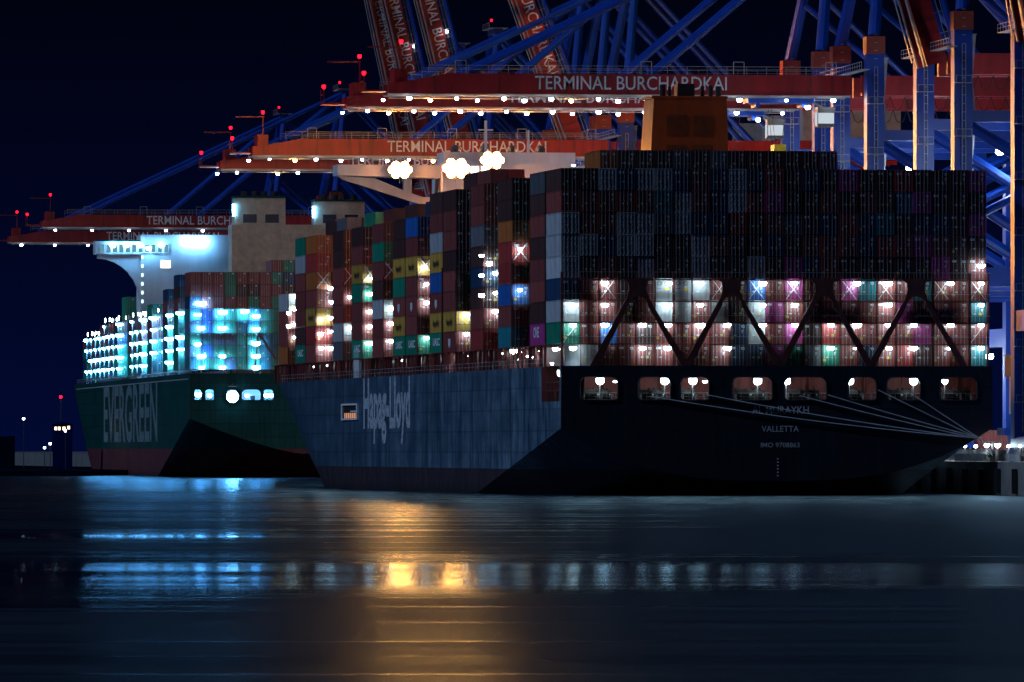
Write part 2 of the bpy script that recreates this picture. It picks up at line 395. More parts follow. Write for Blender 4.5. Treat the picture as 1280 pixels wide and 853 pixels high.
# funnel
b = MB(); fu, fl, fz = -1.9, 54.5, 55.3
def frus(b, u0, u1, l0, l1, z0, z1, ins, mi=0):
    n = len(b.v); b.v += [(u0,l0,z0),(u1,l0,z0),(u1,l1,z0),(u0,l1,z0),(u0+ins,l0+.3,z1),(u1-ins*.4,l0+.3,z1),(u1-ins*.4,l1-ins,z1),(u0+ins,l1-ins,z1)]
    for q in ((0,3,2,1),(4,5,6,7),(0,1,5,4),(1,2,6,5),(2,3,7,6),(3,0,4,7)): b.f.append(tuple(n+i for i in q)); b.m.append(mi)
frus(b, fu-5.9, fu+5.9, fl, fl+9, 38, fz, 1.0)
b.box(fu-5.2, fu+5.6, fl+.25, fl+8.2, fz, fz+.35)
fun = b.build('funnel', M['funnel'], navy)
for i in (0, 1):
    for j in (0, 1):
        b = MB(); x0 = fu-3.1+i*3.7; z0 = 45.9+j*4.2
        yb = fl+.3*(z0+1.5-38)/17.3
        b.box(x0, x0+2.9, yb-.08, yb+.4, z0, z0+2.9, 0)
        for k in range(9): b.bar((x0+.1,yb-.11,z0+.25+k*.3),(x0+2.8,yb-.11,z0+.25+k*.3), .05, .16, 0)
        b.build('louvre', M['funnel_dark'], fun)
for (px, w, h) in ((828,7,1.7),(837,4,1.5),(856,22,1.9),(878,5,1.6),(888,6,1.7),(898,7,1.6)):
    u = U1(px, fl+4); r = w/2/8.95; b = MB()
    if w > 12: b.box(u-r, u+r, fl+3, fl+5.5, fz+.3, fz+.3+h)
    else: b.tube([(u,fl+4,fz+.3),(u,fl+4,fz+.3+h)], r, 10)
    b.build('exhaust_pipe', M['steel_dark'], fun)
# deckhouse with bridge wings
b = MB(); Lh = 224.0
b.box(-10.5, 10.5, Lh, Lh+11, ZD, 52.0)
house = b.build('deckhouse', M['white'], navy)
b = MB(); b.box(-10.0, 11.3, Lh+1.2, Lh+9, 52.0, 53.8); b.box(-3, -2.6, Lh+4, Lh+4.4, 53.8, 59); b.box(4, 4.3, Lh+4, Lh+4.3, 53.8, 57.5); b.box(-4, -1.6, Lh+4.1, Lh+4.3, 57.4, 57.6)
b.build('wheelhouse_roof', M['white'], house)
for sgn in (-1, 1):
    b = MB()
    pr = [(sgn*10.5, 49.6), (sgn*27.2, 50.0), (sgn*27.2, 51.7), (sgn*10.5, 51.7)]
    b.prism(pr, Lh+1.5, Lh+7)
    # curved bracket with an opening
    b.prism([(sgn*27.0,50.0),(sgn*26.2,49.4),(sgn*15.0,45.9),(sgn*13.2,46.6),(sgn*15.6,47.4),(sgn*21,49.58)], Lh+3, Lh+4.2)
    b.prism([(sgn*15.0,45.9),(sgn*13.2,45.45),(sgn*10.5,45.4),(sgn*10.5,46.6),(sgn*13.2,46.6)], Lh+3, Lh+4.2)
    b.prism([(sgn*15.0,46.7),(sgn*16.3,47.6),(sgn*16.3,49.6),(sgn*15.0,49.6)], Lh+3.01, Lh+4.19)
    for k in range(14):
        u = sgn*(11+k*1.2); b.box(u-.03, u+.03, Lh+1.5, Lh+1.56, 51.7, 52.75, 1)
    b.bar((sgn*10.5, Lh+1.53, 52.75), (sgn*27.2, Lh+1.53, 52.75), .06, .06, 1); b.bar((sgn*10.5, Lh+1.53, 52.25), (sgn*27.2, Lh+1.53, 52.25), .04, .04, 1)
    b.build('bridge_wing', [M['white'], M['galv']], house)
for k in range(3):
    b = MB(); b.box(-7.6+k*1.7, -6.3+k*1.7, Lh-.06, Lh-.02, 50.4, 51.5, 0); b.box(-7.7+k*1.7, -6.2+k*1.7, Lh-.1, Lh-.07, 51.5, 51.6, 1)
    b.build('window', [E['win'], M['grey']], house)
for px, py, k in ((500,212,1.0),(570,210,1.15),(615,200,1.0)):
    L = Lh+1.0 if px < 520 else Lh-1.2
    u = U1(px, L); z = Z1(py, u, L)
    b = MB(); b.tube([(u, L+.45, z-2.2), (u, L+.45, z+.5)], .09, 6); b.box(u-1.5, u+1.5, L+.35, L+.5, z+.95, z+1.1)
    p = b.build('floodlight_mast', M['galv'], house)
    for i in (-.5, .5): lamp(p, (u+i*1.45*k, L, z+.62*k), 'sodium', 1.25*k, 1.25*k, .5); lamp(p, (u+i*1.45*k, L, z-.78*k), 'sodium', 1.25*k, 1.25*k, .5)
    for i in (-1, 0, 1): lamp(p, (u+i*1.36*k, L-.05, z-.07*k), 'sodium', 1.1*k, 1.1*k, .5)
for k in range(4):
    lamp(house, (-7+k*4.6, Lh+8.4, 54.4), 'fwdfill', 1.6, 1.4, .5, rz=PI)  # added fill floods, hidden from astern, to brighten the booms and casing ahead
# transom lettering
for s, x0, x1, y0, y1 in (('AL MURAYKH',940,1011,508,517.5),('VALLETTA',952,998.5,532.5,540),('IMO 9708863',951,999.5,553.5,559.5)):
    u0, u1 = U1(x0,-.3), U1(x1,-.3); z0, z1 = Z1(y1,u0,0), Z1(y0,u0,0)
    place_text(text_mesh('lettering', s, u1-u0, z1-z0, M['letter'], .004), navy, (u0, -.32, z0), (1,0,0), (0,0,1))
me = text_mesh('lettering', 'Hapag-Lloyd', 48.5, 7.4, M['faded'], .035)
place_text(me, navy, (-hb1-.05, 182.3, 9.7), (0,-1,0), (0,0,1))
# draught marks down the stern
b = MB()
for k in range(6): b.box(-.12, .12, -.33, -.31, 2.6+k*.45, 2.78+k*.45)
b.build('draught_mark', M['letter'], navy)

# ------------------------------------------------------------------ containers
def body_mesh(m):
    b = MB(); w, l, h = 2.438, 12.19, 2.896; hw = w/2; n = 26
    # corrugated sides
    for sx in (-1, 1):
        k0 = len(b.v); xs = []
        for i in range(n*2+1):
            y = .16 + (l-.32)*i/(n*2); d = hw-.02 - (.045 if (i//1) % 2 else 0)
            b.v += [(sx*d, y, .15), (sx*d, y, h-.11)]
        for i in range(n*2):
            a = k0+2*i; q = (a, a+2, a+3, a+1); b.f.append(q if sx == 1 else q[::-1]); b.m.append(0)
        b.box(min(sx*hw, sx*(hw-.10)), max(sx*hw, sx*(hw-.10)), .14, l-.14, 0, .155); b.box(min(sx*hw, sx*(hw-.08)), max(sx*hw, sx*(hw-.08)), .14, l-.14, h-.115, h-.005)
        for y in (0, l-.16): b.box(min(sx*hw, sx*(hw-.17)), max(sx*hw, sx*(hw-.17)), y, y+.16, 0, h)
    b.box(-hw+.17, hw-.17, .0, .12, 0, .16); b.box(-hw+.17, hw-.17, 0, .12, h-.12, h)
    b.box(-hw+.17, hw-.17, l-.12, l, 0, .16); b.box(-hw+.17, hw-.17, l-.12, l, h-.12, h)
    b.quad([(-hw+.05,.1,h-.02),(hw-.05,.1,h-.02),(hw-.05,l-.1,h-.02),(-hw+.05,l-.1,h-.02)])
    b.quad([(-hw+.05,.1,.1),(-hw+.05,l-.1,.1),(hw-.05,l-.1,.1),(hw-.05,.1,.1)])
    b.quad([(-hw+.1,l-.05,.1),(-hw+.1,l-.05,h-.1),(hw-.1,l-.05,h-.1),(hw-.1,l-.05,.1)])
    b.quad([(-hw+.1,.11,.1),(hw-.1,.11,.1),(hw-.1,.11,h-.1),(-hw+.1,.11,h-.1)])
    return b.mesh('shipping_container', m)
def door_mesh(m, side, var):
    b = MB(); x0, x1 = (-1.04, -.012) if side < 0 else (.012, 1.04)
    b.box(x0, x1, .03, .09, .17, 2.77)
    for z in (.75, 1.4, 2.05): b.box(x0+.06, x1-.06, .012, .031, z, z+.26)         # pressed panels
    if side > 0:
        b.box(x0+.45, x1-.10, .004, .013, 2.33, 2.45, 2); b.box(x0+.52, x1-.10, .004, .013, 2.16, 2.25, 2)
        if var != 1:
            for k in range(3): b.box(x0+.5, x1-.2-.08*k, .004, .013, 1.75-.16*k, 1.82-.16*k, 2)
        if var == 2: b.box(x0+.15, x0+.55, .004, .013, .95, 1.3, 1)
    else:
        if var == 0: b.box(x0+.12, x0+.48, .004, .013, .6, .92, 1)
        if var == 1: b.box(x0+.1, x0+.7, .004, .013, 2.2, 2.5, 2)
        b.box(x0+.55, x1-.15, .004, .013, 1.05, 1.22, 2)
    return b.mesh('door', [m, M['ylw'], M['wht']])
def rod_mesh(side):
    b = MB(); s = -1 if side < 0 else 1
    for x in (.28*s, .76*s):
        b.box(x-.028, x+.028, -.045, .003, .06, 2.84); b.box(x-.10, x+.10, -.05, -.02, 1.12, 1.18)
        for z in (.12, 1.0, 1.9, 2.72): b.box(x-.06, x+.06, -.03, .004, z, z+.07)
    return b.mesh('locking_bar', M['galv'])
def unit_mesh(m):
    b = MB(); b.box(-1.02, 1.02, -.02, .1, .17, 2.77, 0)
    for k in range(7): b.box(-.9, .9, -.04, -.021, .35+k*.13, .41+k*.13, 2)
    for sx in (-.5, .5): b.tube([(sx,-.06,2.2),(sx,-.02,2.2)], .36, 14, 2); b.tube([(sx,-.075,2.2),(sx,-.06,2.2)], .1, 8, 0)
    b.box(.15, .85, -.05, -.021, 1.35, 1.62, 1); b.box(-.85, -.2, -.04, -.021, 1.4, 1.6, 2)
    for x in (-.95, .0, .95): b.box(x-.03, x+.03, -.035, -.021, .2, 2.74, 0)
    return b.mesh('cooling_unit', [m, M['ylw'], M['grey']])
RODS = {-1: rod_mesh(-1), 1: rod_mesh(1)}
PROTO = {}
def copy_tree(o, parent=None, kids=None):
    c = o.copy(); COL.objects.link(c); c.parent = parent
    for ch in KIDS.get(o, ()):
        d = copy_tree(ch, c); KIDS.setdefault(c, []).append(d)
    return c
KIDS = {}
ORD = ['first','second','third','fourth','fifth','sixth','seventh','eighth','ninth','tenth','eleventh','twelfth','thirteenth','fourteenth','fifteenth','sixteenth','seventeenth','eighteenth','nineteenth','twentieth','twenty-first','twenty-second','twenty-third']
NCON = [0]
def container(code, rootW, th, u, L, z, label, unit=False, group=None):
    """one container with doors aft; code = paint"""
    var = random.randrange(3); key = (code, unit, 0 if unit else var)
    nm = 'refrigerated_container' if code == 'W' else 'shipping_container'
    if key not in PROTO:
        body = PROTO.get(('mesh', code)) or body_mesh(CM[code]); PROTO[('mesh', code)] = body
        o = link(nm, body); kids = []
        if unit: kids.append(link('cooling_unit', unit_mesh(CM[code]), o))
        else:
            for s in (-1, 1):
                d = link('door', door_mesh(CM[code], s, var), o); kids.append(d)
                KIDS[d] = [link('locking_bar', RODS[s], d)]
        KIDS[o] = kids; PROTO[key] = o
    else: o = copy_tree(PROTO[key])
    o.location = rootW(u, L, z); o.rotation_euler = (0, 0, th)
    o['label'] = label; o['category'] = 'container'; o['group'] = group or 'containers stacked on the navy ship'
    NCON[0] += 1
    return o

TP = 2.925   # tier pitch
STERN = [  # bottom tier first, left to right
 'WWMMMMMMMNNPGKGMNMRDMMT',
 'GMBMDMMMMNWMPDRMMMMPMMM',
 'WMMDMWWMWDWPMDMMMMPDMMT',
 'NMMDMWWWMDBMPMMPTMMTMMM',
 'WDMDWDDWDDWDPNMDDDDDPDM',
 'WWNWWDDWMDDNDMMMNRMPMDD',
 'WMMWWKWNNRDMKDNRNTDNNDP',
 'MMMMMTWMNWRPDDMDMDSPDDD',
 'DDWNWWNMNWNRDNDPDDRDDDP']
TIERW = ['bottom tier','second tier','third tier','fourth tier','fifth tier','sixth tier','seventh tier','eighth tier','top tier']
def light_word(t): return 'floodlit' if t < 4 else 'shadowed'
U00 = -28.98 + 1.26
for t, row in enumerate(STERN):
    for i, code in enumerate(row):
        unit = code == 'W' and t in (3,) and i not in (7,)
        lab = '%s %s container, stern stack, %s, %s column from the left' % (light_word(t), CN[code], TIERW[t], ORD[i])
        if i == 22: lab = '%s %s container, stern stack, %s, rightmost column beside the cranes' % (light_word(t), CN[code], TIERW[t])
        if i == 0: lab = '%s %s container, stern stack, %s, leftmost column at the flank corner' % (light_word(t), CN[code], TIERW[t])
        if i == 0 and t == 0: continue
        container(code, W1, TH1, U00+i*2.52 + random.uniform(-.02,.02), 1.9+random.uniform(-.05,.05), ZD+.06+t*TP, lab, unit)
# second bay: only its tenth tier shows over the stern bay
row10 = 'ODDDKDKDDDDDK'
for k, code in enumerate(row10):
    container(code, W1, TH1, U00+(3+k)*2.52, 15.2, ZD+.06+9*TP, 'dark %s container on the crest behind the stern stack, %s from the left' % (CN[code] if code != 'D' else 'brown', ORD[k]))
# port flank bays: outer column
FL_L = [15.2,42.3,66.8,92.2,105.0,129.0,141.8,163.4,185.8,206.8,238.0,250.8,271.0]
FLANK = ['PDMMDMDK','TMBRRODD','RMDNDKMM','MYMMDMMD','GYMBYWMD','GMMMYMB','GYMGYDD','MMWDMGM','GMMGYMD','KWMMMDD','MRYMORO','GDMMMWG','OMMW']
ZF = ZD + .06 + TP
stk = 0
for k, (L, colr) in enumerate(zip(FL_L, FLANK)):
    n = len(colr)
    for t, code in enumerate(colr):
        tw = 'bottom' if t == 0 else ('topmost' if t == n-1 else ORD[t])
        lab = '%s container, %s of the %s flank stack ahead of the stern' % (CN[code], tw, ORD[k])
        o = container(code, W1, TH1, U00, L, ZF+t*TP, lab, unit=False)
        txt = None
        if code == 'Y': txt = ('Hapag-Lloyd', 5.5, .85, M['letter_dark'])
        elif code == 'P': txt = ('ONE', 4.5, 1.5, M['letter'])
        elif code == 'G' and t < 2: txt = ('UASC', 6.5, 1.15, M['letter'])
        if txt:
            if txt[0] not in PROTO: PROTO[txt[0]] = text_mesh('lettering', *txt[:3], txt[3], .03)
            d = place_text(PROTO[txt[0]], o, (-1.225, 9.2, 1.0), (0,-1,0), (0,0,1))

        if (L, t) in ((92.2,0),(129.0,2),(141.8,2),(105.0,2)):
            if 'shield' not in PROTO:
                b = MB(); b.quad([(-1.235,5.2,1.9),(-1.235,5.2,1.0),(-1.235,6.3,.5),(-1.235,7.4,1.0),(-1.235,7.4,1.9)][::-1]); PROTO['shield'] = b.mesh('emblem', M['wht'])
            link('emblem', PROTO['shield'], o)
# the remaining containers, in simplified form, as one mass
STK = MB(); CODES = list(CC)
def stuff_box(world, th, u, L, z, code, ends=True, h=2.86):
    c, s = math.cos(th), math.sin(th); mi = CODES.index(code); hw = 1.21; l = 12.15
    def P(a, y, zz): return (world(u+a, L+y, z+zz))
    def bx(a0,a1,y0,y1,z0,z1,m_):
        n = len(STK.v)
        for q in ((a0,y0,z0),(a1,y0,z0),(a1,y1,z0),(a0,y1,z0),(a0,y0,z1),(a1,y0,z1),(a1,y1,z1),(a0,y1,z1)): STK.v.append(tuple(P(*q)))
        for q in ((0,3,2,1),(4,5,6,7),(0,1,5,4),(1,2,6,5),(2,3,7,6),(3,0,4,7)): STK.f.append(tuple(n+i for i in q)); STK.m.append(m_)
    bx(-hw, hw, 0, l, 0, h, mi)
    if ends:
        for x in (-1.13, 1.13): bx(x-.08, x+.08, -.05, -.004, 0, h, mi)
        for x in (-.76,-.28,.28,.76): bx(x-.03, x+.03, -.05, -.004, .1, h-.1, len(CODES))
        bx(-1.0,1.0,-.04,-.004,0,.13,mi); bx(-1.0,1.0,-.04,-.004,h-.12,h,mi)
        if random.random() < .7: bx(.35,.68,-.03,-.004,2.1,2.4,len(CODES)+1)
        if random.random() < .45: bx(-.6,-.3,-.03,-.004,.7,1.0,len(CODES)+2)
rs = random.Random(5)
# inner columns of the navy ship (support for what shows, and what a step aside would show)
for k, (L, colr) in enumerate(zip(FL_L, FLANK)):
    for i in (1, 2, 3):
        n = len(colr) + (1 if i > 1 and k > 2 else 0)
        for t in range(n): stuff_box(W1, TH1, U00+i*2.52, L, ZF+t*TP, rs.choice('MMDDKGNMROY'), ends=(i == 1))
for L in (28.8, 79.4, 117.2):
    for i in (1, 2, 3):
        for t in range(7): stuff_box(W1, TH1, U00+i*2.52, L, ZF+t*TP, rs.choice('MMDDKGNM'), ends=False)
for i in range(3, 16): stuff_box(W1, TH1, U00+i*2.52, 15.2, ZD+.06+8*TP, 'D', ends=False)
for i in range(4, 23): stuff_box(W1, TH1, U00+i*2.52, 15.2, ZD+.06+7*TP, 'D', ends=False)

# ------------------------------------------------------------------ lashing bridges of the navy ship
b = MB()
ya, yb = .15, .95
zt = [Z1(y, 0, .5) for y in (430.5, 404, 377, 350)]
for z in zt:
    b.box(-hb1+.2, hb1-.2, ya, yb+.6, z-.10, z+.03, 0)
    b.box(-hb1+.2, hb1-.2, ya-.02, ya+.05, z+.95, z+1.02, 1)
for i in range(24):
    u = U00-1.26+i*2.52; b.box(u-.06, u+.06, yb, yb+.25, ZD, zt[3]+1.0, 0)
for i in (0, 2, 6, 9, 13, 18, 20, 22, 23):
    u = U00-1.26+i*2.52; b.box(u-.16, u+.16, yb-.1, yb+.3, ZD, zt[3]+1.0, 0)
lb = b.build('lashing_bridge', [M['lash'], M['galv']], navy)
# inverted-V stern supports with curved crotch
for (xl, xt, xr) in ((742,797,857),(858,914,975),(975,1030,1088),(1088,1145,1205)):
    ul, ut, ur = (U1(x, .0) for x in (xl, xt, xr)); b = MB(); z0, z1 = ZD, zt[3]+.1
    w = .50
    prof = [(ul-w, z0), (ul+w*1.2, z0)]
    # inner edge: straight up then an arch
    zi = z0 + (z1-z0)*.70
    def lerp(a, c, t): return a+(c-a)*t
    aL = lerp(ul, ut, .70)+w*1.2; aR = lerp(ur, ut, .70)-w*1.2
    for t in range(0, 9):
        ang = PI - PI*t/8; mx = (aL+aR)/2; prof.append((mx + (aR-aL)/2*math.cos(ang), zi + 1.2*math.sin(ang)))
    prof += [(ur-w*1.2, z0), (ur+w, z0)]
    prof += [(ut+1.5, z1-2.6), (ut+1.15, z1-1.4), (ut+1.3, z1-.5), (ut+2.0, z1), (ut-2.0, z1), (ut-1.3, z1-.5), (ut-1.15, z1-1.4), (ut-1.5, z1-2.6)]
    b.prism(prof, -.12, .14)
    b.build('stern_strut', M['lash'], lb)
STL = {355:(756,836,875,-907,953,992,1071,1110,-1139,1188,1226), 333:(1226,), 382:(717,756,835,875,953,993,1110,1226),
       407:(716,756,803,835,875,909,953,993,1038,1071,1110,1142,1188,1226), 436:(716,803,834,909,1038,-1069,1111,1142,-1186,1226)}
for y, xs in STL.items():
    for px in xs:
        sm = px < 0; u = U1(abs(px), .9); z = Z1(y, u, .9)
        lamp(lb, (u, .72, z), 'cool', .5 if sm else .95, .3 if sm else .48, .3)
# crossed lashing rods
for i in (2, 8, 10, 12, 15, 17, 20, 22):
    u = U00+i*2.52; z0 = ZD+3*TP
    for sg, yy in ((1,1.62),(-1,1.56)):
        b = MB(); b.bar((u-1.0*sg,yy,z0+.2),(u+.9*sg,yy,z0+2.7), .06); b.build('lashing_rod', M['letter'], lb)
for i in (0, 22):
    u = U00+i*2.52; b = MB(); b.bar((u-1.0,1.6,ZD+TP+.2),(u+.9,1.6,ZD+TP+2.7), .06); b.build('lashing_rod', M['letter'], lb)
# flank lashing bridges, one aft of each exposed stack
ELAMPS = {42.3:[(650,312),(650,363)], 66.8:[(602,320),(602,345),(602,370),(612,330),(619,342),(619,367),(619,390)], 92.2:[(583,394),(583,418)],
          105.0:[], 129.0:[(533,356),(533,379),(533,423),(530,335)], 163.4:[(489,386),(489,405),(489,427)], 185.8:[(462,349),(462,368),(462,390),(462,409),(462,430)],
          206.8:[(437,372),(437,410)], 238.0:[(401,400),(401,418),(402,436),(413,361),(415,378),(413,398),(413,415),(413,436)],
          271.0:[(361,392),(361,408),(369,371),(369,387),(368,406),(368,422)]}
for L, pts in ELAMPS.items():
    b = MB(); u0 = -29.05
    for u in (u0, u0+2.5, u0+5.0): b.box(u-.09, u+.09, L-.55, L-.25, ZD, ZF+4.2*TP)
    for t in range(0, 5): b.box(u0, u0+5.2, L-.62, L-.12, ZF+t*TP-.10, ZF+t*TP-.02); b.box(u0, u0+5.2, L-.64, L-.6, ZF+t*TP+.9, ZF+t*TP+.96)
    fb = b.build('lashing_bridge', M['lash'], navy)
    for px, py in pts:
        uu = U1(px, L-.85); lamp(fb, (uu, L-.85, Z1(py, uu, L-.85)), 'cool', .75, .45, .3)
    if L in (42.3, 129.0, 163.4, 185.8, 206.8, 238.0):
        z0 = ZF+4*TP
        b = MB(); b.bar((u0+.2,L-.2,z0+.2),(u0+2.2,L-.2,z0+2.7), .1); b.build('lashing_rod', M['letter'], fb)
        b = MB(); b.bar((u0+2.3,L-.24,z0+.2),(u0+.3,L-.24,z0+2.7), .1); b.build('lashing_rod', M['letter'], fb)
# deck passage: pillars, coaming wall, rail
b = MB()
b.box(-25.6, -25.3, 16, 292, ZD, ZF-.1, 0)
b.box(-29.0, -25.3, 16, 292, ZF-.12, ZF-.05, 0)
b.build('hatch_coaming', M['steel_red'], navy)
L = 17.0; r2 = random.Random(3)
while L < 292:
    b = MB()
    w = r2.uniform(.25,.6); lean = r2.uniform(-.5,.5)
    b.bar((-28.6, L, ZD), (-28.6, L+lean, ZF-.12), .3, w); L += r2.uniform(2.2, 5.0); b.build('stanchion', M['steel_red'], navy)
b = MB()
for z in (ZD+.55, ZD+1.1): b.bar((-29.15,16,z),(-29.15,280,z), .05, .05)
for k in range(88): b.bar((-29.15,16+k*3,ZD),(-29.15,16+k*3,ZD+1.1), .05, .05)
b.build('deck_railing', M['galv'], navy)
for px, py, L, k in ((568,448,95,1),(633,440,45,1.05),(645,450,40,.5),(656,446,34,.5),(665,447,30,.55),(676,447,22,.5),(690,455,9,.6),(694,437,6,1.0)):
    u = -28.3 if L > 16 else U1(px, L); lamp(navy, (u, L, Z1(py, u, L)), 'cool', .7*k, .5*k, .4)
for k in range(17):
    lamp(navy, (-26.2, 20+k*16, ZF-.6), 'coolsmall', .4, .16, .25)  # small extra lamps added along the passage to light the stanchions
# deck-level office beside the passage
b = MB(); b.box(-28.9,-26, 190, 196, ZD, ZD+4.6); b.build('pillar_locker', M['white'], navy)

# ================================================================== SHIP 2 : green ship
TH2 = math.asin(.1288); c2, s2 = math.cos(TH2), math.sin(TH2); B2 = 49.0; ZE = 22.4
xe, ye = xpx(237, 1770), 1770.0
green = empty('container_ship', (xe + B2/2*c2, ye + B2/2*s2, 0), TH2)
tag(green, 'green hulled container ship ablaze with cyan lamps, moored ahead of the navy ship', 'container ship')
W2, U2, Z2 = frame_of(green)
EOP = [(232.5,235.5),(242.5,252),(256,267.5),(283,297),(302,326),(329,342)]
eo = [(U2(a,0), U2(c_,0), 16.6, 19.0) for a, c_ in EOP if U2(a,0) > -24.3]
make_hull(green, B2, ZE, 322, 398, 250, 372, 12.7, 5.1, 1.35, .16, .25, M['hull_green'], openings=eo)
b = MB()
b.quad([(-23.8,.1,16.4),(23.8,.1,16.4),(23.8,5,16.4),(-23.8,5,16.4)], 1); b.quad([(-23.8,5,16.4),(23.8,5,16.4),(23.8,5,20),(-23.8,5,20)])
b.quad([(-23.8,.1,20),(23.8,.1,20),(23.8,5,20),(-23.8,5,20)]); b.quad([(-23.8,.1,16.4),(-23.8,5,16.4),(-23.8,5,20),(-23.8,.1,20)])
for k in range(12): b.box(-22+k*3.6, -21+k*3.6, 2, 3, 16.4, 17.6, 2)
b.build('mooring_deck', [M['white'], M['deck'], M['steel_dark']], green)
for px, py, kd, k in ((248,494,'cyan',1.3),(262,495,'cyan',1.0),(309,495,'cyan',1.4),(333,495,'cyan',1.0),(339,495,'cyan',1.0)):
    u = U2(px,.8); lamp(green, (u,.8,Z2(py,u,.8)), kd, k, .8, .4)
u = U2(290.5,-.6); b = MB(); b.bar((u,-.1,20.2),(u,-.7,20.0), .12); b.box(u-.9,u+.9,-.75,-.3,19.55,19.7); fm = b.build('floodlight_bracket', M['galv'], green)
lamp(fm, (u,-.6,Z2(496,u,-.6)), 'cyanflood', 2.5, 2.5, .5)
M['ever_letter'] = mat('worn_pale_green_lettering', (.16,.27,.29), .6, vary=.8, streak=True, scale=1.2)
me = text_mesh('lettering', 'EVERGREEN', 1, 1, M['ever_letter'], .02)
# flank stations of the first and the last letter
def flank_L(px, o, th, hb):
    c, s = math.cos(th), math.sin(th); k = (px-640)/F; X0 = o.x - hb*c; Y0 = o.y - hb*s
    return (X0 - k*Y0)/(s + k*c)
La, Lb = flank_L(130, green.location, TH2, B2/2), flank_L(197, green.location, TH2, B2/2)
for v in me.vertices: v.co = (v.co.x*(La-Lb), v.co.y*13.6, 0)
place_text(me, green, (-B2/2-.06, La, 7.6), (0,-1,0), (0,0,1))
# handrail along the deck edge
b = MB()
for z in (ZE+.55, ZE+1.1): b.bar((-B2/2+.1,4,z),(-B2/2+.1,318,z), .08, .08)
for k in range(79): b.bar((-B2/2+.1,4+k*4,ZE),(-B2/2+.1,4+k*4,ZE+1.1), .08, .08)
b.box(-B2/2-.08, -B2/2-.01, 3, 318, ZE-1.3, ZE-1.05)
b.build('deck_railing', M['galv'], green)
# containers of the green ship
U20 = -B2/2 + 1.4; ZEB = ZE + .9; re = random.Random(21)
def ecode(t, n): return re.choice('MMDMNGDMG' if t >= n-3 else 'GGTGNGSGBGTG')
ebays = []
tiers_E = {0:8,1:8,2:8,3:7,4:7,5:5,6:5,7:6,8:5,9:5,10:5,11:5,12:5,13:5,14:5,15:4,16:5,17:5,18:4,19:4,20:4,21:4}
inset_E = {1:1, 3:1, 5:1, 6:1, 8:1}
for k in range(22):
    L = 1.5 + k*13.6; n = tiers_E[k]; i0 = inset_E.get(k, 0)
    if 12 <= k <= 13: ebays.append(None); continue      # deckhouse stands here
    cols = range(0, 19) if k == 0 else range(i0, i0+3)
    for i in cols:
        nn = n if k else (8 + (1 if 7 <= i <= 11 else 0) - (0 if i > 0 else 0))
        for t in range(nn): stuff_box(W2, TH2, U20+i*2.52, L, ZEB+t*2.62, ecode(t, nn), ends=True, h=2.56)
    ebays.append((L, n, i0))
for i in range(3, 12):
    for t in range(7): stuff_box(W2, TH2, U20+i*2.52, 1.5+19*13.6, ZEB+t*2.9, re.choice('WGWGT'), ends=True)
mass = STK.build('container_mass', [CM[k] for k in CODES] + [M['galv'], M['wht'], M['ylw']])
tag(mass, 'containers massed on the green ship and in the inner rows of the navy ship', 'containers', kind='stuff')
# lashing bridges with lamps
for k in range(0, 22):
    if ebays[k] is None: continue
    L, n, i0 = ebays[k]
    if k == 0: continue
    b = MB(); u0 = -B2/2+.2
    for u in (u0, u0+2.6, u0+5.2): b.box(u-.11, u+.11, L-.9, L-.55, ZE, ZEB+min(n,5)*2.62+1.6)
    for t in range(0, min(n,5)+1): b.box(u0, u0+5.2, L-1.0, L-.4, ZEB+t*2.62-.12, ZEB+t*2.62-.02)
    fb = b.build('lashing_bridge', M['galv'], green)
    for t in range(0, 5 if n >= 5 else 4):
        if re.random() < .12: continue
        lamp(fb, (u0+(.3 if i0 == 0 else 2.0), L-1.2, ZEB+t*2.62+1.9), 'cyan', 2.0, .6, .5)
    if n <= 5:
        for s in (0, 1): lamp(fb, (u0+.2+s*1.7, L-.7, ZEB+n*2.62+.9), 'coolsmall', .2, .9, .2)
b = MB(); yy = .5
for t in range(0, 6): b.box(-B2/2+.3, B2/2-.3, yy, yy+.8, ZEB+t*2.62-.1, ZEB+t*2.62-.01)
for i in range(20): u = U20-1.26+i*2.52; b.box(u-.07, u+.07, yy+.5, yy+.75, ZE, ZEB+5*2.62+1)
b.bar((U2(323,.4), .4, Z2(416,0,0)), (U2(345,.4), .4, Z2(450,0,0)), .5, .5)
b.bar((U2(323,.4), .4, Z2(416,0,0)), (U2(318,.4), .4, Z2(467,0,0)), .35, .35)
elb = b.build('lashing_bridge', M['lash'], green)
for px, py in ((251,380),(247,394),(251,411),(247,431),(252,446),(252,460),(278,391),(278,411),(278,446),(278,460),(320,396),(320,412),(320,430),(320,446),(320,460),(306,390)):
    u = U2(px,.2); lamp(elb, (u, .2, Z2(py,u,.2)), 'cyan', 1.9, .8, .4)
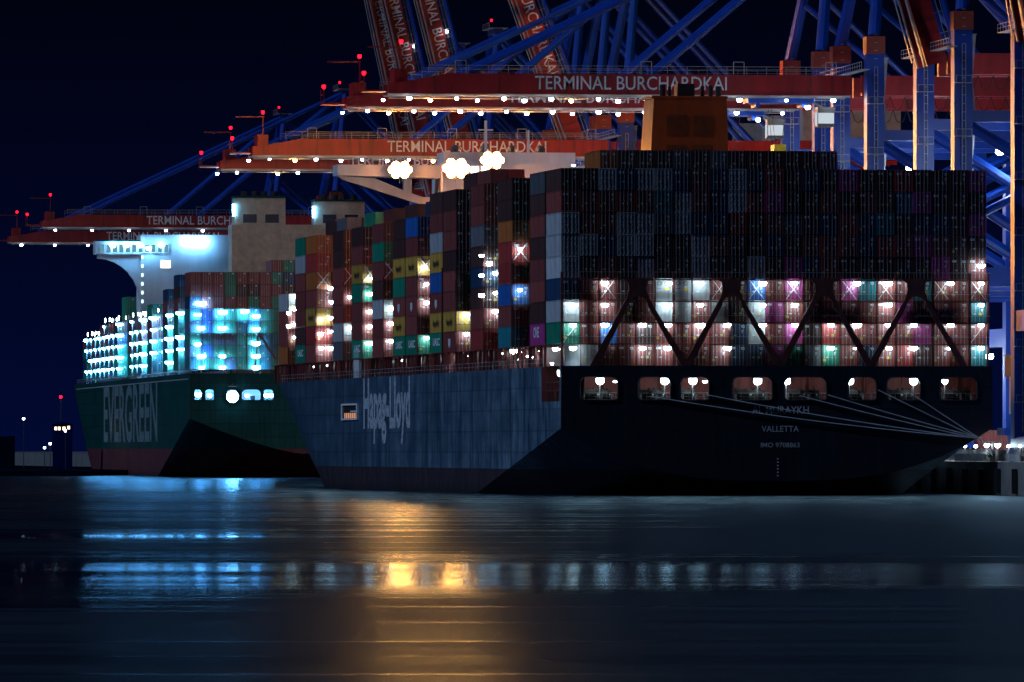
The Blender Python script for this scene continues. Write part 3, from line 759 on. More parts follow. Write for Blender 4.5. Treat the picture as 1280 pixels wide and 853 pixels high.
# deckhouse and bridge of the green ship
Lg = 168.0
uA, uB = U2(176, Lg), U2(290, Lg)
b = MB(); b.box(uA, -uA, Lg, Lg+12, ZE, 56.5); eh = b.build('deckhouse', M['white'], green)
zb0, zb1 = Z2(318, -20, Lg), Z2(302, -20, Lg)
for sgn in (-1, 1):
    b = MB(); ut = abs(U2(119, Lg)); ui = abs(uA)
    b.prism([(sgn*ui, zb0), (sgn*ut, zb0), (sgn*ut, zb1), (sgn*ui, zb1)], Lg-.4, Lg+6, 0)
    br = [(sgn*(ut-.6), zb0)]
    for k in range(9):
        t = k/8; br.append((sgn*(ut-.6-(ut-ui-.6)*math.sin(t*PI/2)), zb0-1.0-(zb0-Z2(384,0,Lg)-1.0)*(1-math.cos(t*PI/2))))
    br.append((sgn*ui, zb0))
    b.prism(br, Lg+.4, Lg+2.2, 0)
    b.box(min(sgn*ui,sgn*ut), max(sgn*ui,sgn*ut), Lg-.35, Lg+6, zb1+.01, zb1+.35, 1)
    w = b.build('bridge_wing', [M['white'], M['hull_green']], eh)
n = 0
for k in range(11):
    x0 = 124+k*8; ua, ub = U2(x0+1, Lg-.6), U2(x0+6.6, Lg-.6); b = MB()
    za, zc_ = Z2(315.5,ua,Lg), Z2(306,ua,Lg)
    b.box(ua, ub, Lg-.5, Lg-.43, za, zc_, 0); b.box(ua-.12, ub+.12, Lg-.48, Lg-.42, za-.15, zc_+.15, 1)
    b.build('window', [emit('bridge_glass_glow', (.25,.6,.75), .5) if k == 0 else bpy.data.materials['bridge_glass_glow'], M['white']], eh)
for px, py, k in ((141,307,.9),(158,307,.9),(175,307,.9),(202,307,.9),(186,311,.8),(234,301,1.25),(253,302,1.35)):
    u = U2(px, Lg-1.4); lamp(eh, (u, Lg-1.4, Z2(py,u,Lg-1.4)), 'cyanwall', 1.5*k, 1.1*k, .5)
b = MB(); ua, ub = U2(201,Lg), U2(213,Lg); b.box(ua, ub, Lg-.15, Lg-.05, Z2(335,ua,Lg), Z2(326,ua,Lg)); b.build('lit_panel', emit('deckhouse_panel_light', (.8,.95,1.0), 3.5), eh)
b = MB()
for py in range(320, 384, 11): u = U2(178,Lg); b.box(u-.2, u+.2, Lg-.12, Lg-.04, Z2(py+4,u,Lg), Z2(py,u,Lg))
b.build('stair_light', emit('stair_light', (.6,.9,1.0), 2.5), eh)
# engine casing with twin towers
Lf = 62.0; uc0, uc1 = U2(290,Lf), U2(458,Lf)
b = MB(); b.box(uc0, uc1, Lf, Lf+9, ZE, Z2(281,0,Lf)); cas = b.build('engine_casing', M['casing'], green)
for x0, x1, y0 in ((294,357,245),(394,456,249)):
    b = MB(); ua, ub = U2(x0,Lf), U2(x1,Lf); za, zt_ = Z2(281,0,Lf), Z2(y0,0,Lf)
    b.box(ua, ub, Lf+.4, Lf+8, za, zt_-.5, 0); b.box(ua-.1, ub+.1, Lf+.3, Lf+8.1, zt_-.5, zt_, 2)
    for i in (0,1):
        wa = ua+(ub-ua)*(.16+.44*i); b.box(wa, wa+(ub-ua)*.27, Lf+.34, Lf+.39, za+.4, za+2.3, 1)
    tw = b.build('casing_tower', [M['casing'], M['glass'], M['hull_green']], cas)
    for t in (.2,.42,.6,.8):
        b = MB(); b.tube([((ua+(ub-ua)*t), Lf+3, zt_), ((ua+(ub-ua)*t), Lf+3, zt_+1.1)], .75, 10); b.build('exhaust_pipe', M['steel_dark'], tw)
    lamp(tw, (ua-.4, Lf+.2, (za+zt_)/2), 'cyan', .4, 3.0, .3)

# ================================================================== QUAY, WATER, SKY
SQ = .128; TQ = math.asin(SQ); cq = math.cos(TQ)
def quay(t, inl, z=0.0):
    """t metres along the quay past Y=1125, inl metres inland"""
    return Vector((62.5 + inl*cq - t*SQ, 1125 + inl*SQ + t*cq, z))
ZQ = 4.5
def slab(name, pts, z0, z1, m, kind='structure'):
    b = MB(); n = len(pts)
    b.v += [(p[0],p[1],z0) for p in pts] + [(p[0],p[1],z1) for p in pts]
    b.f.append(tuple(range(n, 2*n))); b.m.append(0)
    for i in range(n): j = (i+1) % n; b.f.append((i, j, n+j, n+i)); b.m.append(0)
    o = b.build(name, m); o['kind'] = kind; return o
q0, q1, q2, q3 = quay(-75,0), quay(3000,0), quay(3000,3000), quay(-75,3000)
slab('quay', [q0, q3, q2, q1], -6, ZQ, M['concrete'])
b = MB()
for t in range(-70, 60, 12):
    p = quay(t, -.35); b.box(p.x-.35, p.x+.3, p.y-.8, p.y+.8, .3, 3.6)
fd = b.build('quay_fender', M['rubber']); tag(fd, 'row of black rubber fenders down the quay wall', 'fender', kind='structure')
# far bank
slab('far_bank', [(-900,1905),(-98,1860),(-70,2100),(-200,2600),(-900,2600)], -3, 1.2, M['bank'])
def hill(name, pts, h):
    b = MB(); n = len(pts)
    for i, (x, y) in enumerate(pts): b.v += [(x,y,0),(x,y,h*(.6+.5*random.random()))]
    for i in range(n-1): b.f.append((2*i,2*i+2,2*i+3,2*i+1)); b.m.append(0)
    o = b.build(name, M['bank']); o['kind'] = 'structure'; return o
hill('shore_rise', [(-900+i*28, 2420+random.uniform(-40,40)) for i in range(28)], 9)

WATER_ROUGH = [(150,.31),(340,.36),(385,.17),(425,.10),(455,.15),(520,.34),(700,.27),(1080,.25),(1450,.20)]
WFAC = .25
# water: gently swelling long-exposure surface
def water():
    b = MB(); ys = []; y = 60.0
    while y < 2600: ys.append(y); y += 1.4 + y*.0042
    ys += [3500, 6000, 14000]
    nx = 90; rw = random.Random(8)
    waves = [(rw.uniform(24,75), rw.uniform(0,6.28), rw.uniform(-.16,.16), rw.uniform(.010,.024)) for _ in range(7)]
    rows = []
    for y in ys:
        hw = max(260, y*.075) if y < 2700 else y*.9
        row = []
        for i in range(nx+1):
            x = -hw + 2*hw*i/nx
            z = 0
            if y < 1700:
                for lam, ph, sl, a in waves: z += a*math.sin(2*PI*(y + x*sl)/lam + ph)
                z *= min(1, y/160)
            row.append(len(b.v)); b.v.append((x, y, z))
        rows.append(row)
    for r0, r1 in zip(rows, rows[1:]):
        for i in range(nx): b.f.append((r0[i], r0[i+1], r1[i+1], r1[i])); b.m.append(0)
    m = bpy.data.materials.new('river_water'); m.use_nodes = True; nt = m.node_tree; N = nt.nodes; Lk = nt.links
    N.clear(); out = N.new('ShaderNodeOutputMaterial'); mix = N.new('ShaderNodeMixShader'); df = N.new('ShaderNodeBsdfDiffuse'); gl = N.new('ShaderNodeBsdfGlossy')
    df.inputs['Color'].default_value = (.001,.005,.014,1); gl.inputs['Color'].default_value = (.55,.80,1.0,1); mix.inputs[0].default_value = WFAC
    Lk.new(df.outputs[0], mix.inputs[1]); Lk.new(gl.outputs[0], mix.inputs[2]); Lk.new(mix.outputs[0], out.inputs['Surface'])
    tc = N.new('ShaderNodeTexCoord'); sp = N.new('ShaderNodeSeparateXYZ'); Lk.new(tc.outputs['Object'], sp.inputs[0])
    def noise(sx, sy, det):
        mp = N.new('ShaderNodeMapping'); mp.inputs['Scale'].default_value = (sx,sy,1); Lk.new(tc.outputs['Object'], mp.inputs[0])
        n = N.new('ShaderNodeTexNoise'); n.inputs['Scale'].default_value = 1; n.inputs['Detail'].default_value = det; n.inputs['Roughness'].default_value = .65; Lk.new(mp.outputs[0], n.inputs['Vector']); return n.outputs['Fac']
    def math_(op, a, b_, c=None):
        q = N.new('ShaderNodeMath'); q.operation = op
        for k, v in enumerate((a, b_, c)):
            if v is None: continue
            if hasattr(v, 'links'): Lk.new(v, q.inputs[k])
            else: q.inputs[k].default_value = v
        return q.outputs[0]
    # wind-ruffled water with a calmer slick lying across the river, and finer cat's-paw streaks
    yy = math_('MULTIPLY_ADD', math_('SUBTRACT', noise(.004,.02,3), .5), 110, sp.outputs['Y'])
    fac = math_('DIVIDE', yy, 1700)
    cr = N.new('ShaderNodeValToRGB'); Lk.new(fac, cr.inputs['Fac']); ce = cr.color_ramp.elements
    V = lambda v: (v, v, v, 1)
    pts = [(y_/1700, v) for y_, v in WATER_ROUGH]
    ce[0].position, ce[0].color = pts[0][0], V(pts[0][1]); ce[1].position, ce[1].color = pts[-1][0], V(pts[-1][1])
    for p_, v in pts[1:-1]:
        q = ce.new(p_); q.color = V(v)
    st = math_('SUBTRACT', noise(.006,.13,6), .5)
    ro = math_('ADD', cr.outputs['Color'], math_('MULTIPLY', math_('MULTIPLY', st, cr.outputs['Color']), 1.9))
    ex = N.new('ShaderNodeMapRange'); Lk.new(math_('MULTIPLY_ADD', noise(.03,.1,3), 10, sp.outputs['X']), ex.inputs['Value'])
    for k_, v_ in zip(('From Min','From Max','To Min','To Max'), (8,26,0,.10)): ex.inputs[k_].default_value = v_     # the slick peters out
    ro = math_('ADD', ro, ex.outputs['Result'])
    lx = N.new('ShaderNodeMapRange'); Lk.new(math_('MULTIPLY_ADD', noise(.03,.08,3), 14, sp.outputs['X']), lx.inputs['Value'])
    for k_, v_ in zip(('From Min','From Max','To Min','To Max'), (-16,-2,.22,0)): lx.inputs[k_].default_value = v_
    for yc, yw in ((600,38), (345,16)):       # two shorter slicks off the green ship
        g = math_('DIVIDE', math_('SUBTRACT', yy, yc), yw)
        ro = math_('SUBTRACT', ro, math_('MULTIPLY', lx.outputs['Result'], math_('POWER', 2.718, math_('MULTIPLY', math_('MULTIPLY', g, g), -1))))
    Lk.new(math_('MAXIMUM', ro, .06), gl.inputs['Roughness'])
    bp = N.new('ShaderNodeBump'); bp.inputs['Strength'].default_value = .5; bp.inputs['Distance'].default_value = .06
    Lk.new(noise(.04,.5,5), bp.inputs['Height']); Lk.new(bp.outputs['Normal'], gl.inputs['Normal'])
    o = b.build('water', m, smooth=True); o['kind'] = 'structure'
water()

# ================================================================== CRANES
def crane(Y, ang, label, boom_len=70.0, lamps=8, detail=True, floods=2, leg_dy=15.0, text_off=25.0):
    t = (Y-1125)/cq
    base = quay(t, 4.5, ZQ)
    # base row is for the waterside rail at the middle of the crane
    root = empty('gantry_crane', base, TQ); tag(root, label, 'crane', 'ship-to-shore cranes along the quay')
    H = 60.8 - ZQ                                   # boom axis height above the quay
    zt = 65.0 - ZQ; z_ap = 92.0 - ZQ; G = 30.0      # leg top, apex, rail gauge
    for x in (0.0, G):
        for s in (-1, 1):
            b = MB(); y = s*leg_dy; top = zt if x == 0 else H-3
            b.box(x-1.3, x+1.3, y-1.35, y+1.35, 3.2, top)
            for z in (14, 26, 38, 50): b.box(x-1.36, x+1.36, y-1.41, y+1.41, z, z+.25)
            lg = b.build('leg', M['crane_blue'], root)
            if x == 0:
                b = MB(); b.box(x-1.42, x+1.42, y-1.47, y+1.47, zt+.01, zt+2.6); b.build('leg_joint', M['joint_red'], lg)
        b = MB(); b.box(x-1.0, x+1.0, -leg_dy-3, leg_dy+3, 1.9, 3.4); b.build('sill_beam', M['crane_blue'], root)
        b = MB()
        for s in (-1, 1):
            for k in range(4):
                y = s*leg_dy + (k-1.5)*2.0; b.box(x-.45, x+.45, y-.8, y+.8, .8, 1.85)
                b.tube([(x-.3,y,.55),(x+.3,y,.55)], .5, 10)
        b.build('bogie', M['steel_dark'], root)
        b = MB(); b.box(x-1.15, x+1.15, -leg_dy, leg_dy, 17.6, 20.4); b.build('portal_beam', M['crane_blue'], root)
    for s in (-1, 1):
        y = s*leg_dy
        b = MB(); b.box(1.3, G-1.3, y-1.0, y+1.0, 24.5, 27.2); b.build('portal_beam', M['crane_blue'], root)
        b = MB(); b.tube([(1.3,y,47),(G-1.3,y,30)], .85, 10); b.build('brace', M['crane_blue'], root)
        b = MB(); b.tube([(1.3,y,34),(G-1.3,y,47.5)], .6, 8); b.build('brace', M['crane_blue'], root)
        b = MB(); b.box(1.3, G-1.3, y-.8, y+.8, 47.6, 49.2); b.build('portal_beam', M['crane_blue'], root)
        # A-frame
        b = MB(); b.tube([(0,y,zt+2.6),(3.5,s*4.2,z_ap)], [.95,.75], 10); b.build('mast_leg', M['crane_blue'], root)
        b = MB(); b.tube([(3.5,s*4.2,z_ap),(G+1,s*5,H+2)], .55, 8); b.build('back_stay', M['crane_blue'], root)
        b = MB(); b.tube([(1.5,s*9,zt+11),(G*.55,s*6,H+2)], .45, 8); b.build('back_stay', M['crane_blue'], root)
    b = MB(); b.box(2.5, 4.5, -5, 5, z_ap-.6, z_ap+.6); b.box(1.5,5.5,-5.5,5.5,z_ap+.6,z_ap+.7,1)
    for k in range(6): b.box(1.5,1.56,-5.5+k*2.2,-5.44+k*2.2,z_ap+.7,z_ap+1.8,1)
    b.box(1.5,1.56,-5.5,5.5,z_ap+1.75,z_ap+1.8,1); b.build('apex_platform', [M['crane_blue'], M['galv']], root)
    bc = link('beacon', lamp_mesh('red', .4, .45, .4), root, (2,-5,z_ap+2.2))
    # cross beam over the legs and back girders
    for s in (-1, 1):
        b = MB(); y = s*3.6; b.box(0, 58, y-.6, y+.6, H-1.5, H+1.5); b.build('back_girder', M['crane_red'], root)
    b = MB(); b.box(34, 52, -5.5, 5.5, H+1.6, H+7.5); b.box(33,53,-6.3,6.3,H+1.52,H+1.6); b.build('machinery_house', M['grey'], root)
    for s in (-1, 1):          # caged ladder up the waterside leg, cable tray on the landward side
        b = MB(); y = s*leg_dy - 1.75
        for sx in (-.25, .25): b.box(sx-.04, sx+.04, y-.04, y+.04, 4, zt-2)
        for k in range(int(zt/1.2)): b.box(-.25, .25, y-.03, y+.03, 4.5+k*1.2, 4.58+k*1.2)
        for k in range(7):
            z = 8+k*7.5; b.box(-1.3, 1.0, y-.9, y+.3, z, z+.08); b.box(-1.3, 1.0, y-.9, y-.85, z+1.0, z+1.06)
            for sx in (-1.28, -.2, .95): b.box(sx, sx+.05, y-.9, y-.85, z, z+1.05)
        b.build('ladder', M['galv'], root)
    b = MB()
    for k in range(14):
        x = 2+k*2.2; b.tube([(x,-4.9,H-1.7),(x+.55,-4.9,H-3.4),(x+1.1,-4.9,H-3.7),(x+1.65,-4.9,H-3.4),(x+2.2,-4.9,H-1.7)], .07, 5)
    b.build('festoon_cable', M['steel_dark'], root)
    # walkway with railing at portal level
    b = MB(); b.box(-2.6, -1.35, -leg_dy-4, leg_dy+4, 58.0, 58.12)
    for k in range(int(leg_dy*2+8)//2+1): y = -leg_dy-4+k*2; b.box(-2.6,-2.54,y,y+.06,58.1,59.2)
    b.box(-2.6,-2.54,-leg_dy-4,leg_dy+4,59.15,59.22); b.box(-2.6,-2.54,-leg_dy-4,leg_dy+4,58.6,58.66)
    b.build('walkway', M['galv'], root)
    if detail:
        b = MB()        # zig-zag stair tower on the waterside leg
        for k in range(9):
            z = 6+k*6; y0, y1 = (-leg_dy+1.6, -leg_dy+4.6) if k % 2 else (-leg_dy+4.6, -leg_dy+1.6)
            b.bar((1.9,y0,z),(1.9,y1,z+6), .9, .12); b.bar((1.5,y0,z+1),(1.5,y1,z+7), .06, .06); b.box(1.4,2.4,min(y1,y1+.9)-.5,max(y1,y1+.9),z+5.95,z+6.05)
        b.build('stair', M['galv'], root)
    # ----- boom, hinged at (-1.5, 0, H)
    bm = MB(); l = boom_len
    for s in (-1, 1):
        y = s*3.6
        bm.prism([(0,-1.5),(0,1.5),(-l+9,1.5),(-l+2,.2),(-l,.0),(-l,-1.5)], y-.6, y+.6, 0)
        bm.box(-l, 0, y-s*.9-.25, y-s*.9+.25, -1.75, -1.52, 1)
    for k in range(9): bm.box(-l+2+k*(l-4)/8-.3, -l+2+k*(l-4)/8+.3, -3.0, 3.0, -.9, .9, 0)
    for s in (-1, 1):
        bm.box(-l+1, -1, s*4.45-.35, s*4.45+.35, -1.95, -1.85, 1)
    boom = bm.build('boom', [M['crane_red'], M['galv']], root, (-1.5, 0, H)); boom.rotation_euler = (0, ang, 0)
    key = 'TERM'
    if key not in PROTO: PROTO[key] = text_mesh('lettering', 'TERMINAL BURCHARDKAI', 29.0, 2.05, M['letter'], .005)
    for s in (-1, 1):
        place_text(PROTO[key], boom, (-l+text_off, s*3.6-.63, -.85), (1,0,0), (0,0,1))
    b = MB()
    for s in (-1, 1):
        for z in (2.1, 2.7): b.bar((-l+6, s*4.3, z), (-2, s*4.3, z), .07, .07)
        n = int((l-8)/3)
        for k in range(n+1): b.bar((-l+6+k*3, s*4.3, 1.5), (-l+6+k*3, s*4.3, 2.7), .07, .07)
    for k in range(5):
        x = -l+10+k*(l-14)/4; b.bar((x,-4.3,1.5),(x,-4.3,3.4), .12); b.bar((x+1.6,-4.3,1.5),(x+1.6,-4.3,3.4), .12); b.bar((x,-4.3,3.4),(x+1.6,-4.3,3.4), .12)
    b.build('railing', M['galv'], boom)
    b = MB(); b.box(-l+1, -l+3, -3, 3, 0, 2.2); b.bar((-l+2,-3,1.5),(-l+2,-3,5.5), .18); b.bar((-l-3,-3,5.4),(-l+2.2,-3,5.4), .2); b.box(-l-3.6,-l,-2.4,2.4,-1.2,-.9); b.bar((-l-3.5,-2.3,-1),(-l-3.5,-2.3,1.2), .1); b.bar((-l-3.5,2.3,-1),(-l-3.5,2.3,1.2), .1)
    b.bar((-l-3.5,-2.3,.4),(-l-3.5,2.3,.4), .1)
    b.build('boom_tip', M['crane_red'], boom)
    link('beacon', lamp_mesh('red', .5, .55, .5), boom, (-l-3.5, -2.3, 1.5)); link('beacon', lamp_mesh('red', .5, .55, .5), boom, (-l+2, -3, 6.2))
    if ang < .1:
        for k in range(lamps):
            x = -l+3+k*(l-6)/(lamps-1)
            lamp(boom, (x, -5.1, -2.35), 'boomlamp', .6, .42, .4)
            if detail: lamp(boom, (x-3.0, 3.0, -2.3), 'boomwarm' if k in (1, 4) else 'boomlamp', .55, .4, .4)
        for s in (-1, 1):
            for xb, xa in ((-30, .0), (-58, .0)):
                b = MB(); b.tube([(xb-1.5, s*3.6, H+1.5), (3.5, s*4.2, z_ap)], .48, 8); b.build('fore_stay', M['crane_blue'], root)
    else:
        for s in (-1, 1):
            b = MB(); b.tube([(-2, s*4.3, 3.3), (-l*.8, s*4.3, 3.3)], .45, 8); b.build('fore_stay', M['crane_blue'], boom)
        lamp(boom, (-l*.45, -4.6, 2.0), 'boomlamp', .4, .4, .3)
    # trolley with operator cab
    if ang < .1:
        tx = -12.0
        b = MB(); b.box(tx-5, tx+5, -2.6, 2.6, H-2.6, H-1.9); b.box(tx-3,tx+3,-1.8,1.8,H-1.9,H-.4)
        for sx in (-3.5,3.5): b.tube([(tx+sx,-2.2,H-2.9),(tx+sx,2.2,H-2.9)], .4, 8)
        tr = b.build('trolley', M['crane_blue'], root)
        b = MB(); b.box(tx+5.4, tx+8, -3.4, -1.2, H-6.2, H-3.2, 0); b.box(tx+5.36, tx+5.39, -3.3,-1.3, H-5.9,H-4.0, 1); b.box(tx+5.5,tx+7.9,-3.43,-3.41,H-5.7,H-4.1,1); b.bar((tx+6.5,-2,H-3.2),(tx+4.5,-2,H-2.3), .3)
        b.build('operator_cab', [M['housing'], E['cab']], tr)
        zs = H-11
        b = MB(); b.box(tx-1.2, tx+1.2, -6, 6, zs, zs+.7); b.box(tx-.9,tx+.9,-1.6,1.6,zs+.7,zs+2.2)
        for sy in (-5.9,5.9):
            for sx in (-1.1,1.1): b.box(tx+sx-.12,tx+sx+.12,sy-.12,sy+.12,zs-.5,zs)
        b.build('spreader', M['ylw'], tr)
        b = MB()
        for sx in (-.7,.7):
            for sy in (-1.5,1.5): b.bar((tx+sx,sy,zs+2.2),(tx+sx*2,sy,H-2.6), .06)
        b.build('hoist_cable', M['steel_dark'], tr)
        lamp(tr, (tx+4, -3.0, H-3.3), 'boomlamp', .8, .6, .5)
    # floodlights on the portal
    for k in range(floods):
        if Y < 1100 and k == 0: continue
        y = (-leg_dy+3) if k == 0 else (leg_dy-1.6)
        lamp(root, (6+k*8, y, 43.5), 'flood', 1.1, .7, .6)
        lamp(root, (G*.6, y, 15.5), 'flood', 1.1, .7, .6)
    return root

crane(1095, math.radians(80), 'nearest blue quay crane with raised boom, leg beside the lit stern corner', leg_dy=16.0, floods=2)
crane(1170, math.radians(74), 'blue quay crane with raised boom right behind the navy ship stern stack', floods=2)
crane(1241, 0, 'gantry crane whose lowered red boom passes just above the orange funnel', boom_len=70, lamps=10, text_off=22)
crane(1288, 0, 'gantry crane with red boom low and close behind the funnel boom', boom_len=71, lamps=10)
crane(1500, 0, 'gantry crane with bright orange-red boom behind the sodium floodlights', boom_len=65, lamps=8, text_off=24.5)
crane(1572, 0, 'gantry crane with lower red boom poking past the orange-red one', boom_len=64, lamps=6, text_off=24.5)
crane(1536, math.radians(70), 'crane with raised red boom lettered in white, closest to the funnel', detail=False, floods=1)
crane(1697, math.radians(76), 'crane with lone raised red boom in the middle of the raised group', detail=False, floods=1)
crane(1760, math.radians(77), 'crane with raised red boom and bright blue stay, second from the dark sky', detail=False, floods=1)
crane(1792, math.radians(78), 'crane with raised red boom at the edge of the dark sky', detail=False, floods=1)
crane(1985, 0, 'far gantry crane with upper crimson boom over the cyan lit bridge', boom_len=68, lamps=8, detail=False)
crane(2130, 0, 'farthest gantry crane, crimson boom tip with red beacons over dark water', boom_len=66, lamps=8, detail=False)

# ================================================================== QUAYSIDE THINGS
def box_on_quay(code, t, inl, z, label):
    p = quay(t, inl, z); o = container(code, lambda u, L, zz: p, 0, 0, 0, 0, label, group='containers on the quay'); o.rotation_euler = (0,0,PI/2+TQ); return o
box_on_quay('B', 24, 22.5, ZQ+1.5, 'blue container on a trailer chassis under the quay crane')
box_on_quay('M', 40, 20.5, ZQ+1.5, 'maroon container on a trailer chassis behind the stern corner')
def trailer(t, inl, label):
    p = quay(t, inl, ZQ); r = empty('truck_trailer', p, PI/2+TQ); tag(r, label, 'trailer')
    b = MB(); b.box(-.5,.5,-.2,12.6,1.05,1.45); b.box(-1.2,1.2,.2,.6,1.2,1.45); b.box(-1.2,1.2,11.6,12,1.2,1.45); b.build('chassis', M['steel_dark'], r)
    for y in (1.5, 2.8, 4.1):
        for s in (-1,1):
            b = MB(); b.tube([(s*.85,y,.5),(s*1.2,y,.5)], .5, 14); b.build('wheel', M['rubber'], r)
    b = MB(); b.box(-1.2,1.2,-.3,-.24,.9,1.3); b.build('tail_light', E['red'], r)
trailer(24, 22.5, 'dark trailer chassis carrying the blue container')
trailer(40, 20.5, 'dark trailer chassis carrying the maroon container')
# quay fence panels with lamps
fr = empty('quay_fence', quay(-30, 1.2, ZQ), TQ); tag(fr, 'low light grey fence along the quay edge under the stern corner', 'fence')
for k in range(12):
    b = MB(); y0 = k*4.0
    for i in range(9): b.box(-.03,.03,y0+i*.45,y0+i*.45+.05,.1,1.7)
    b.box(-.03,.03,y0,y0+3.9,.1,.16); b.box(-.03,.03,y0,y0+3.9,1.66,1.72); b.box(-.02,.0,y0,y0+3.9,.15,1.1)
    b.build('panel', M['fence'], fr)
    b = MB(); b.box(-.06,.06,y0-.06,y0+.06,0,1.9); b.build('post', M['galv'], fr)
    if k % 2 == 0: lamp(fr, (0,y0,2.1), 'coolsmall', .5,.35,.35)
# bollard and ropes
bp = quay(-12, .9, ZQ)
b = MB(); b.tube([(0,0,0),(0,0,.12),(0,0,.8),(0,0,1.1)], [.55,.38,.34,.5], 12); b.tube([(-.6,0,.75),(.6,0,.75)], .16, 8)
o = b.build('mooring_bollard', M['steel_dark'], None, bp); tag(o, 'dark iron bollard on the quay edge holding the stern ropes', 'bollard')
lp = None
def lamp_post(t, inl, h, kind, label, k=1.0):
    p = quay(t, inl, ZQ); r = empty('lamp_post', p, TQ); tag(r, label, 'lamp post')
    b = MB(); b.tube([(0,0,0),(0,0,h)], [.16,.09], 8); b.box(-1.0,1.0,-.1,.1,h,h+.15); b.build('pole', M['galv'], r)
    for s in (-1,1): lamp(r, (s*.75,0,h-.32), kind, .9*k,.45*k,.5)
lamp_post(15, 14, 12, 'flood', 'lamp post on the quay below the operator cabin')
lamp_post(-8, 1.6, 2.6, 'moor', 'short lamp post by the bollard where the ropes meet', .8)
# checkers' cabin with green lamps under the nearest crane
r = empty('quay_cabin', quay(-2, 6.5, ZQ), TQ); tag(r, 'dark cabin with green lamps raised on a white pier at the stern corner', 'cabin')
b = MB(); b.box(-1.6,1.6,-2.2,2.2,11.6,14.4); b.box(-1.8,1.8,-2.4,2.4,14.4,14.6); b.build('cabin_box', M['steel_dark'], r)
b = MB()
for s in (-.95,0,.95): b.box(s-.38,s+.38,-2.23,-2.205,12.5,13.7)
b.build('window', emit('cabin_glass', (.1,.5,.4), .35), r)
b = MB(); b.box(-1.2,.5,-1.2,1.2,6.5,11.59); b.build('pier', M['white'], r)
b = MB(); b.box(-2.6,3.5,-2.5,2.5,3.6,4.6); b.box(-1.5,-.9,-1,1,0,3.6); b.box(1.8,2.4,-1,1,0,3.6)
for k in range(7): b.box(-2.6+k,-2.54+k,-2.5,-2.44,4.6,5.7)
b.box(-2.6,3.5,-2.5,-2.44,5.65,5.72); b.box(-.4,.4,-.4,.4,4.6,6.5); b.build('platform', M['crane_blue'], r)
lamp(r, (-1.3,-2.5,14.0), 'green', .7,.5,.3); lamp(r, (1.3,-2.5,13.6), 'green', .5,.4,.3); lamp(r, (1.9,-2.4,6.2), 'amber', .4,.4,.3)
# ropes: (start px, start row) at the stern openings; they meet at the stern corner and run on to the bollard
NM = ['outermost rope, from the opening at the flank end','second rope, from the paired openings','rope from the middle opening above the ship name','rope starting just past the ship name','short rope from the opening near the cranes','steep rope from the opening beside the last lamp']
for (px, py), nm in zip(((815,496),(884,494),(1000,495),(1035,494),(1098,488),(1146,497)), NM):
    u = U1(px, -.4); a = W1(u, -.45, Z1(py,u,-.4)+.0); e = W1(27.6, -.55, 7.6+random.uniform(-.15,.15)); f = bp + Vector((0,0,.8))
    pts = []
    for k in range(25):
        t = k/24; p = a.lerp(e, t); p.z -= 1.0*4*t*(1-t)*((e-a).length/45)**2*.5; pts.append(p)
    pts.append(e.lerp(f, .5)); pts.append(f)
    b = MB(); b.tube(pts, .085, 6); o = b.build('mooring_rope', M['rope'])
    tag(o, 'pale mooring line across the navy transom, ' + nm, 'rope', 'stern mooring ropes')

# far shore sheds and lamps on the dark bank
def shed(x, y, w, d, h, label, wins):
    r = empty('harbour_shed', (x,y,1.2)); tag(r, label, 'building')
    b = MB(); b.box(-w/2,w/2,0,d,0,h); b.build('wall', M['shed'], r)
    b = MB(); b.prism([(-w/2-.2,h),(w/2+.2,h),(0,h+.7)], -.4, d+.4); b.build('roof', M['shed'], r)
    for (a, z, ww) in wins: b = MB(); b.box(a-ww/2,a+ww/2,-.06,-.01,z-.4,z+.4); b.build('window', E['winwarm'], r)
Ys = 2000.0
M['shed'] = mat('dark_blue_shed_wall', (.001,.005,.045), .9, spec=0)
shed(xpx(77.5,Ys), Ys, 4.6, 4, 10.9, 'dark shore building with four lit windows in a row', [((69.5-77.5)*.19,9.9,.6),((74-77.5)*.19,9.9,.6),((80-77.5)*.19,9.9,.7),((86-77.5)*.19,10.1,.6)])
for px, py, lab in ((32,524,'tall shore lamp at the far end of the dark bank'),(58,560,'bright low shore lamp on the dark bank'),(65,555,'smaller shore lamp beside the bright low one'),(84,539,'faint shore lamp beneath the lit windows')):
    x, z = xpx(px,Ys), zpx(py,Ys); r = empty('shore_lamp', (x,Ys-8,1.0)); tag(r, lab, 'lamp post', 'shore lamps')
    b = MB(); b.tube([(0,0,0),(0,0,z-1.2)], .1, 6); b.build('pole', M['steel_dark'], r)
    lamp(r, (0,0,z-1.0), 'shore', .55,.5,.4)
r = empty('signal_mast', (xpx(74.5,Ys),Ys+5,1.2)); tag(r, 'thin mast on the dark bank with a red beacon', 'mast')
b = MB(); b.tube([(0,0,0),(0,0,zpx(498,Ys)-1.2)], .15, 6); b.build('pole', M['steel_dark'], r); lamp(r, (0,0,zpx(497,Ys)-1.1), 'red', .6,.6,.5)

# ================================================================== LIGHT, SKY, CAMERA
w = bpy.data.worlds.new('World'); sc.world = w; w.use_nodes = True; nt = w.node_tree; N = nt.nodes; Lk = nt.links
bg = N['Background']; sky = N.new('ShaderNodeTexSky'); sky.sky_type = 'NISHITA'; sky.sun_disc = False
EL, AZ = math.radians(40), None
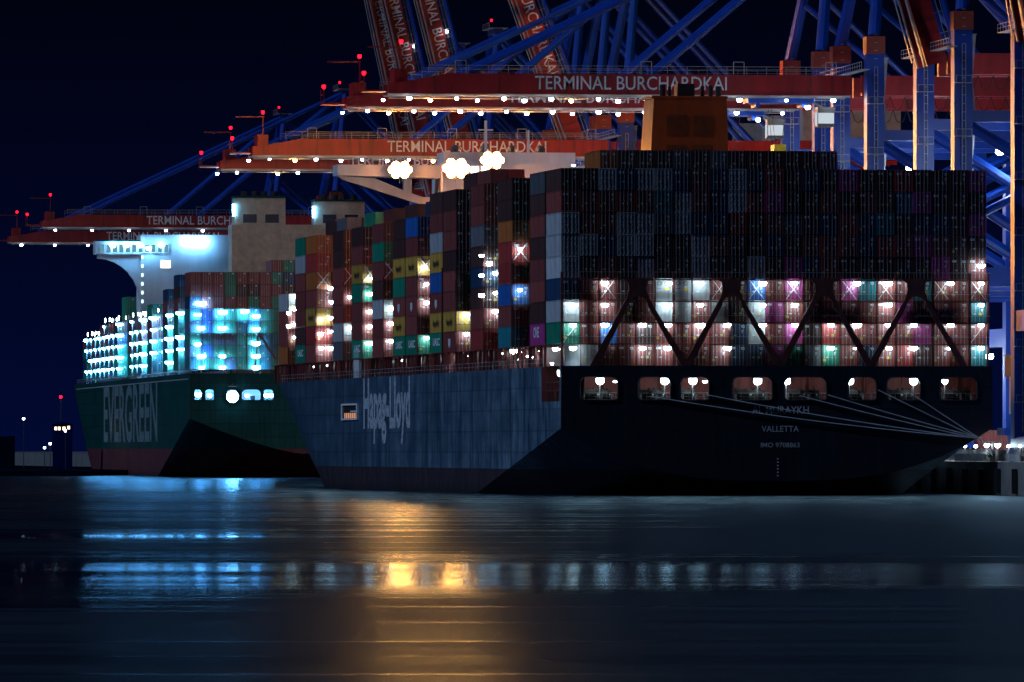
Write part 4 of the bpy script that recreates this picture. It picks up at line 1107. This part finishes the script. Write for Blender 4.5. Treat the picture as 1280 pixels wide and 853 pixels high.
# moonlight from abeam to port
dir_from = Vector((-c1*math.cos(math.radians(4)) - (-s1)*0 - .07*s1*0, 0, 0))
pa = TH1 + PI + math.radians(11)            # azimuth of the light source: port beam, a few degrees aft
src = Vector((math.cos(pa)*math.cos(EL), math.sin(pa)*math.cos(EL), math.sin(EL)))
sky.sun_elevation = math.radians(-4); sky.sun_rotation = math.atan2(src.x, src.y)
tc = N.new('ShaderNodeTexCoord'); sp = N.new('ShaderNodeSeparateXYZ'); Lk.new(tc.outputs['Generated'], sp.inputs[0])
r = N.new('ShaderNodeValToRGB'); el = r.color_ramp.elements
mr = N.new('ShaderNodeMapRange'); Lk.new(sp.outputs['Z'], mr.inputs['Value']); mr.inputs['From Min'].default_value = 0; mr.inputs['From Max'].default_value = .2
Lk.new(mr.outputs['Result'], r.inputs['Fac'])
el[0].position = 0; el[0].color = (.0006,.0030,.0290,1); el[1].position = .30; el[1].color = (.0005,.0007,.0028,1)
e = el.new(.12); e.color = (.0005,.0018,.0150,1)
ad = N.new('ShaderNodeMix'); ad.data_type = 'RGBA'; ad.blend_type = 'ADD'; ad.inputs['Factor'].default_value = .002
Lk.new(r.outputs['Color'], ad.inputs['A']); Lk.new(sky.outputs['Color'], ad.inputs['B']); Lk.new(ad.outputs['Result'], bg.inputs['Color'])
bg.inputs['Strength'].default_value = 1.0
ld = bpy.data.lights.new('moon', 'SUN'); ld.energy = 1.2; ld.angle = math.radians(.5); ld.color = (.42,.62,1.0)
lo = bpy.data.objects.new('moon', ld); COL.objects.link(lo); lo.rotation_euler = (-src).to_track_quat('-Z', 'Y').to_euler()

cam = bpy.data.cameras.new('camera'); co = bpy.data.objects.new('camera', cam); COL.objects.link(co)
co.location = (0, 0, CAM_H); co.rotation_euler = (PI/2, 0, 0)
cam.sensor_width = 36; cam.lens = F/1280*36; cam.shift_y = (HOR-426.5)/1280; cam.clip_start = 5; cam.clip_end = 30000
sc.camera = co
sc.view_settings.view_transform = 'Standard'; sc.view_settings.look = 'None'; sc.view_settings.exposure = 0
sc.render.engine = 'CYCLES'
cy = sc.cycles; cy.use_denoising = True; cy.max_bounces = 5; cy.diffuse_bounces = 2; cy.glossy_bounces = 3
cy.sample_clamp_indirect = 4; cy.sample_clamp_direct = 60; cy.use_light_tree = True; cy.caustics_reflective = False; cy.caustics_refractive = False
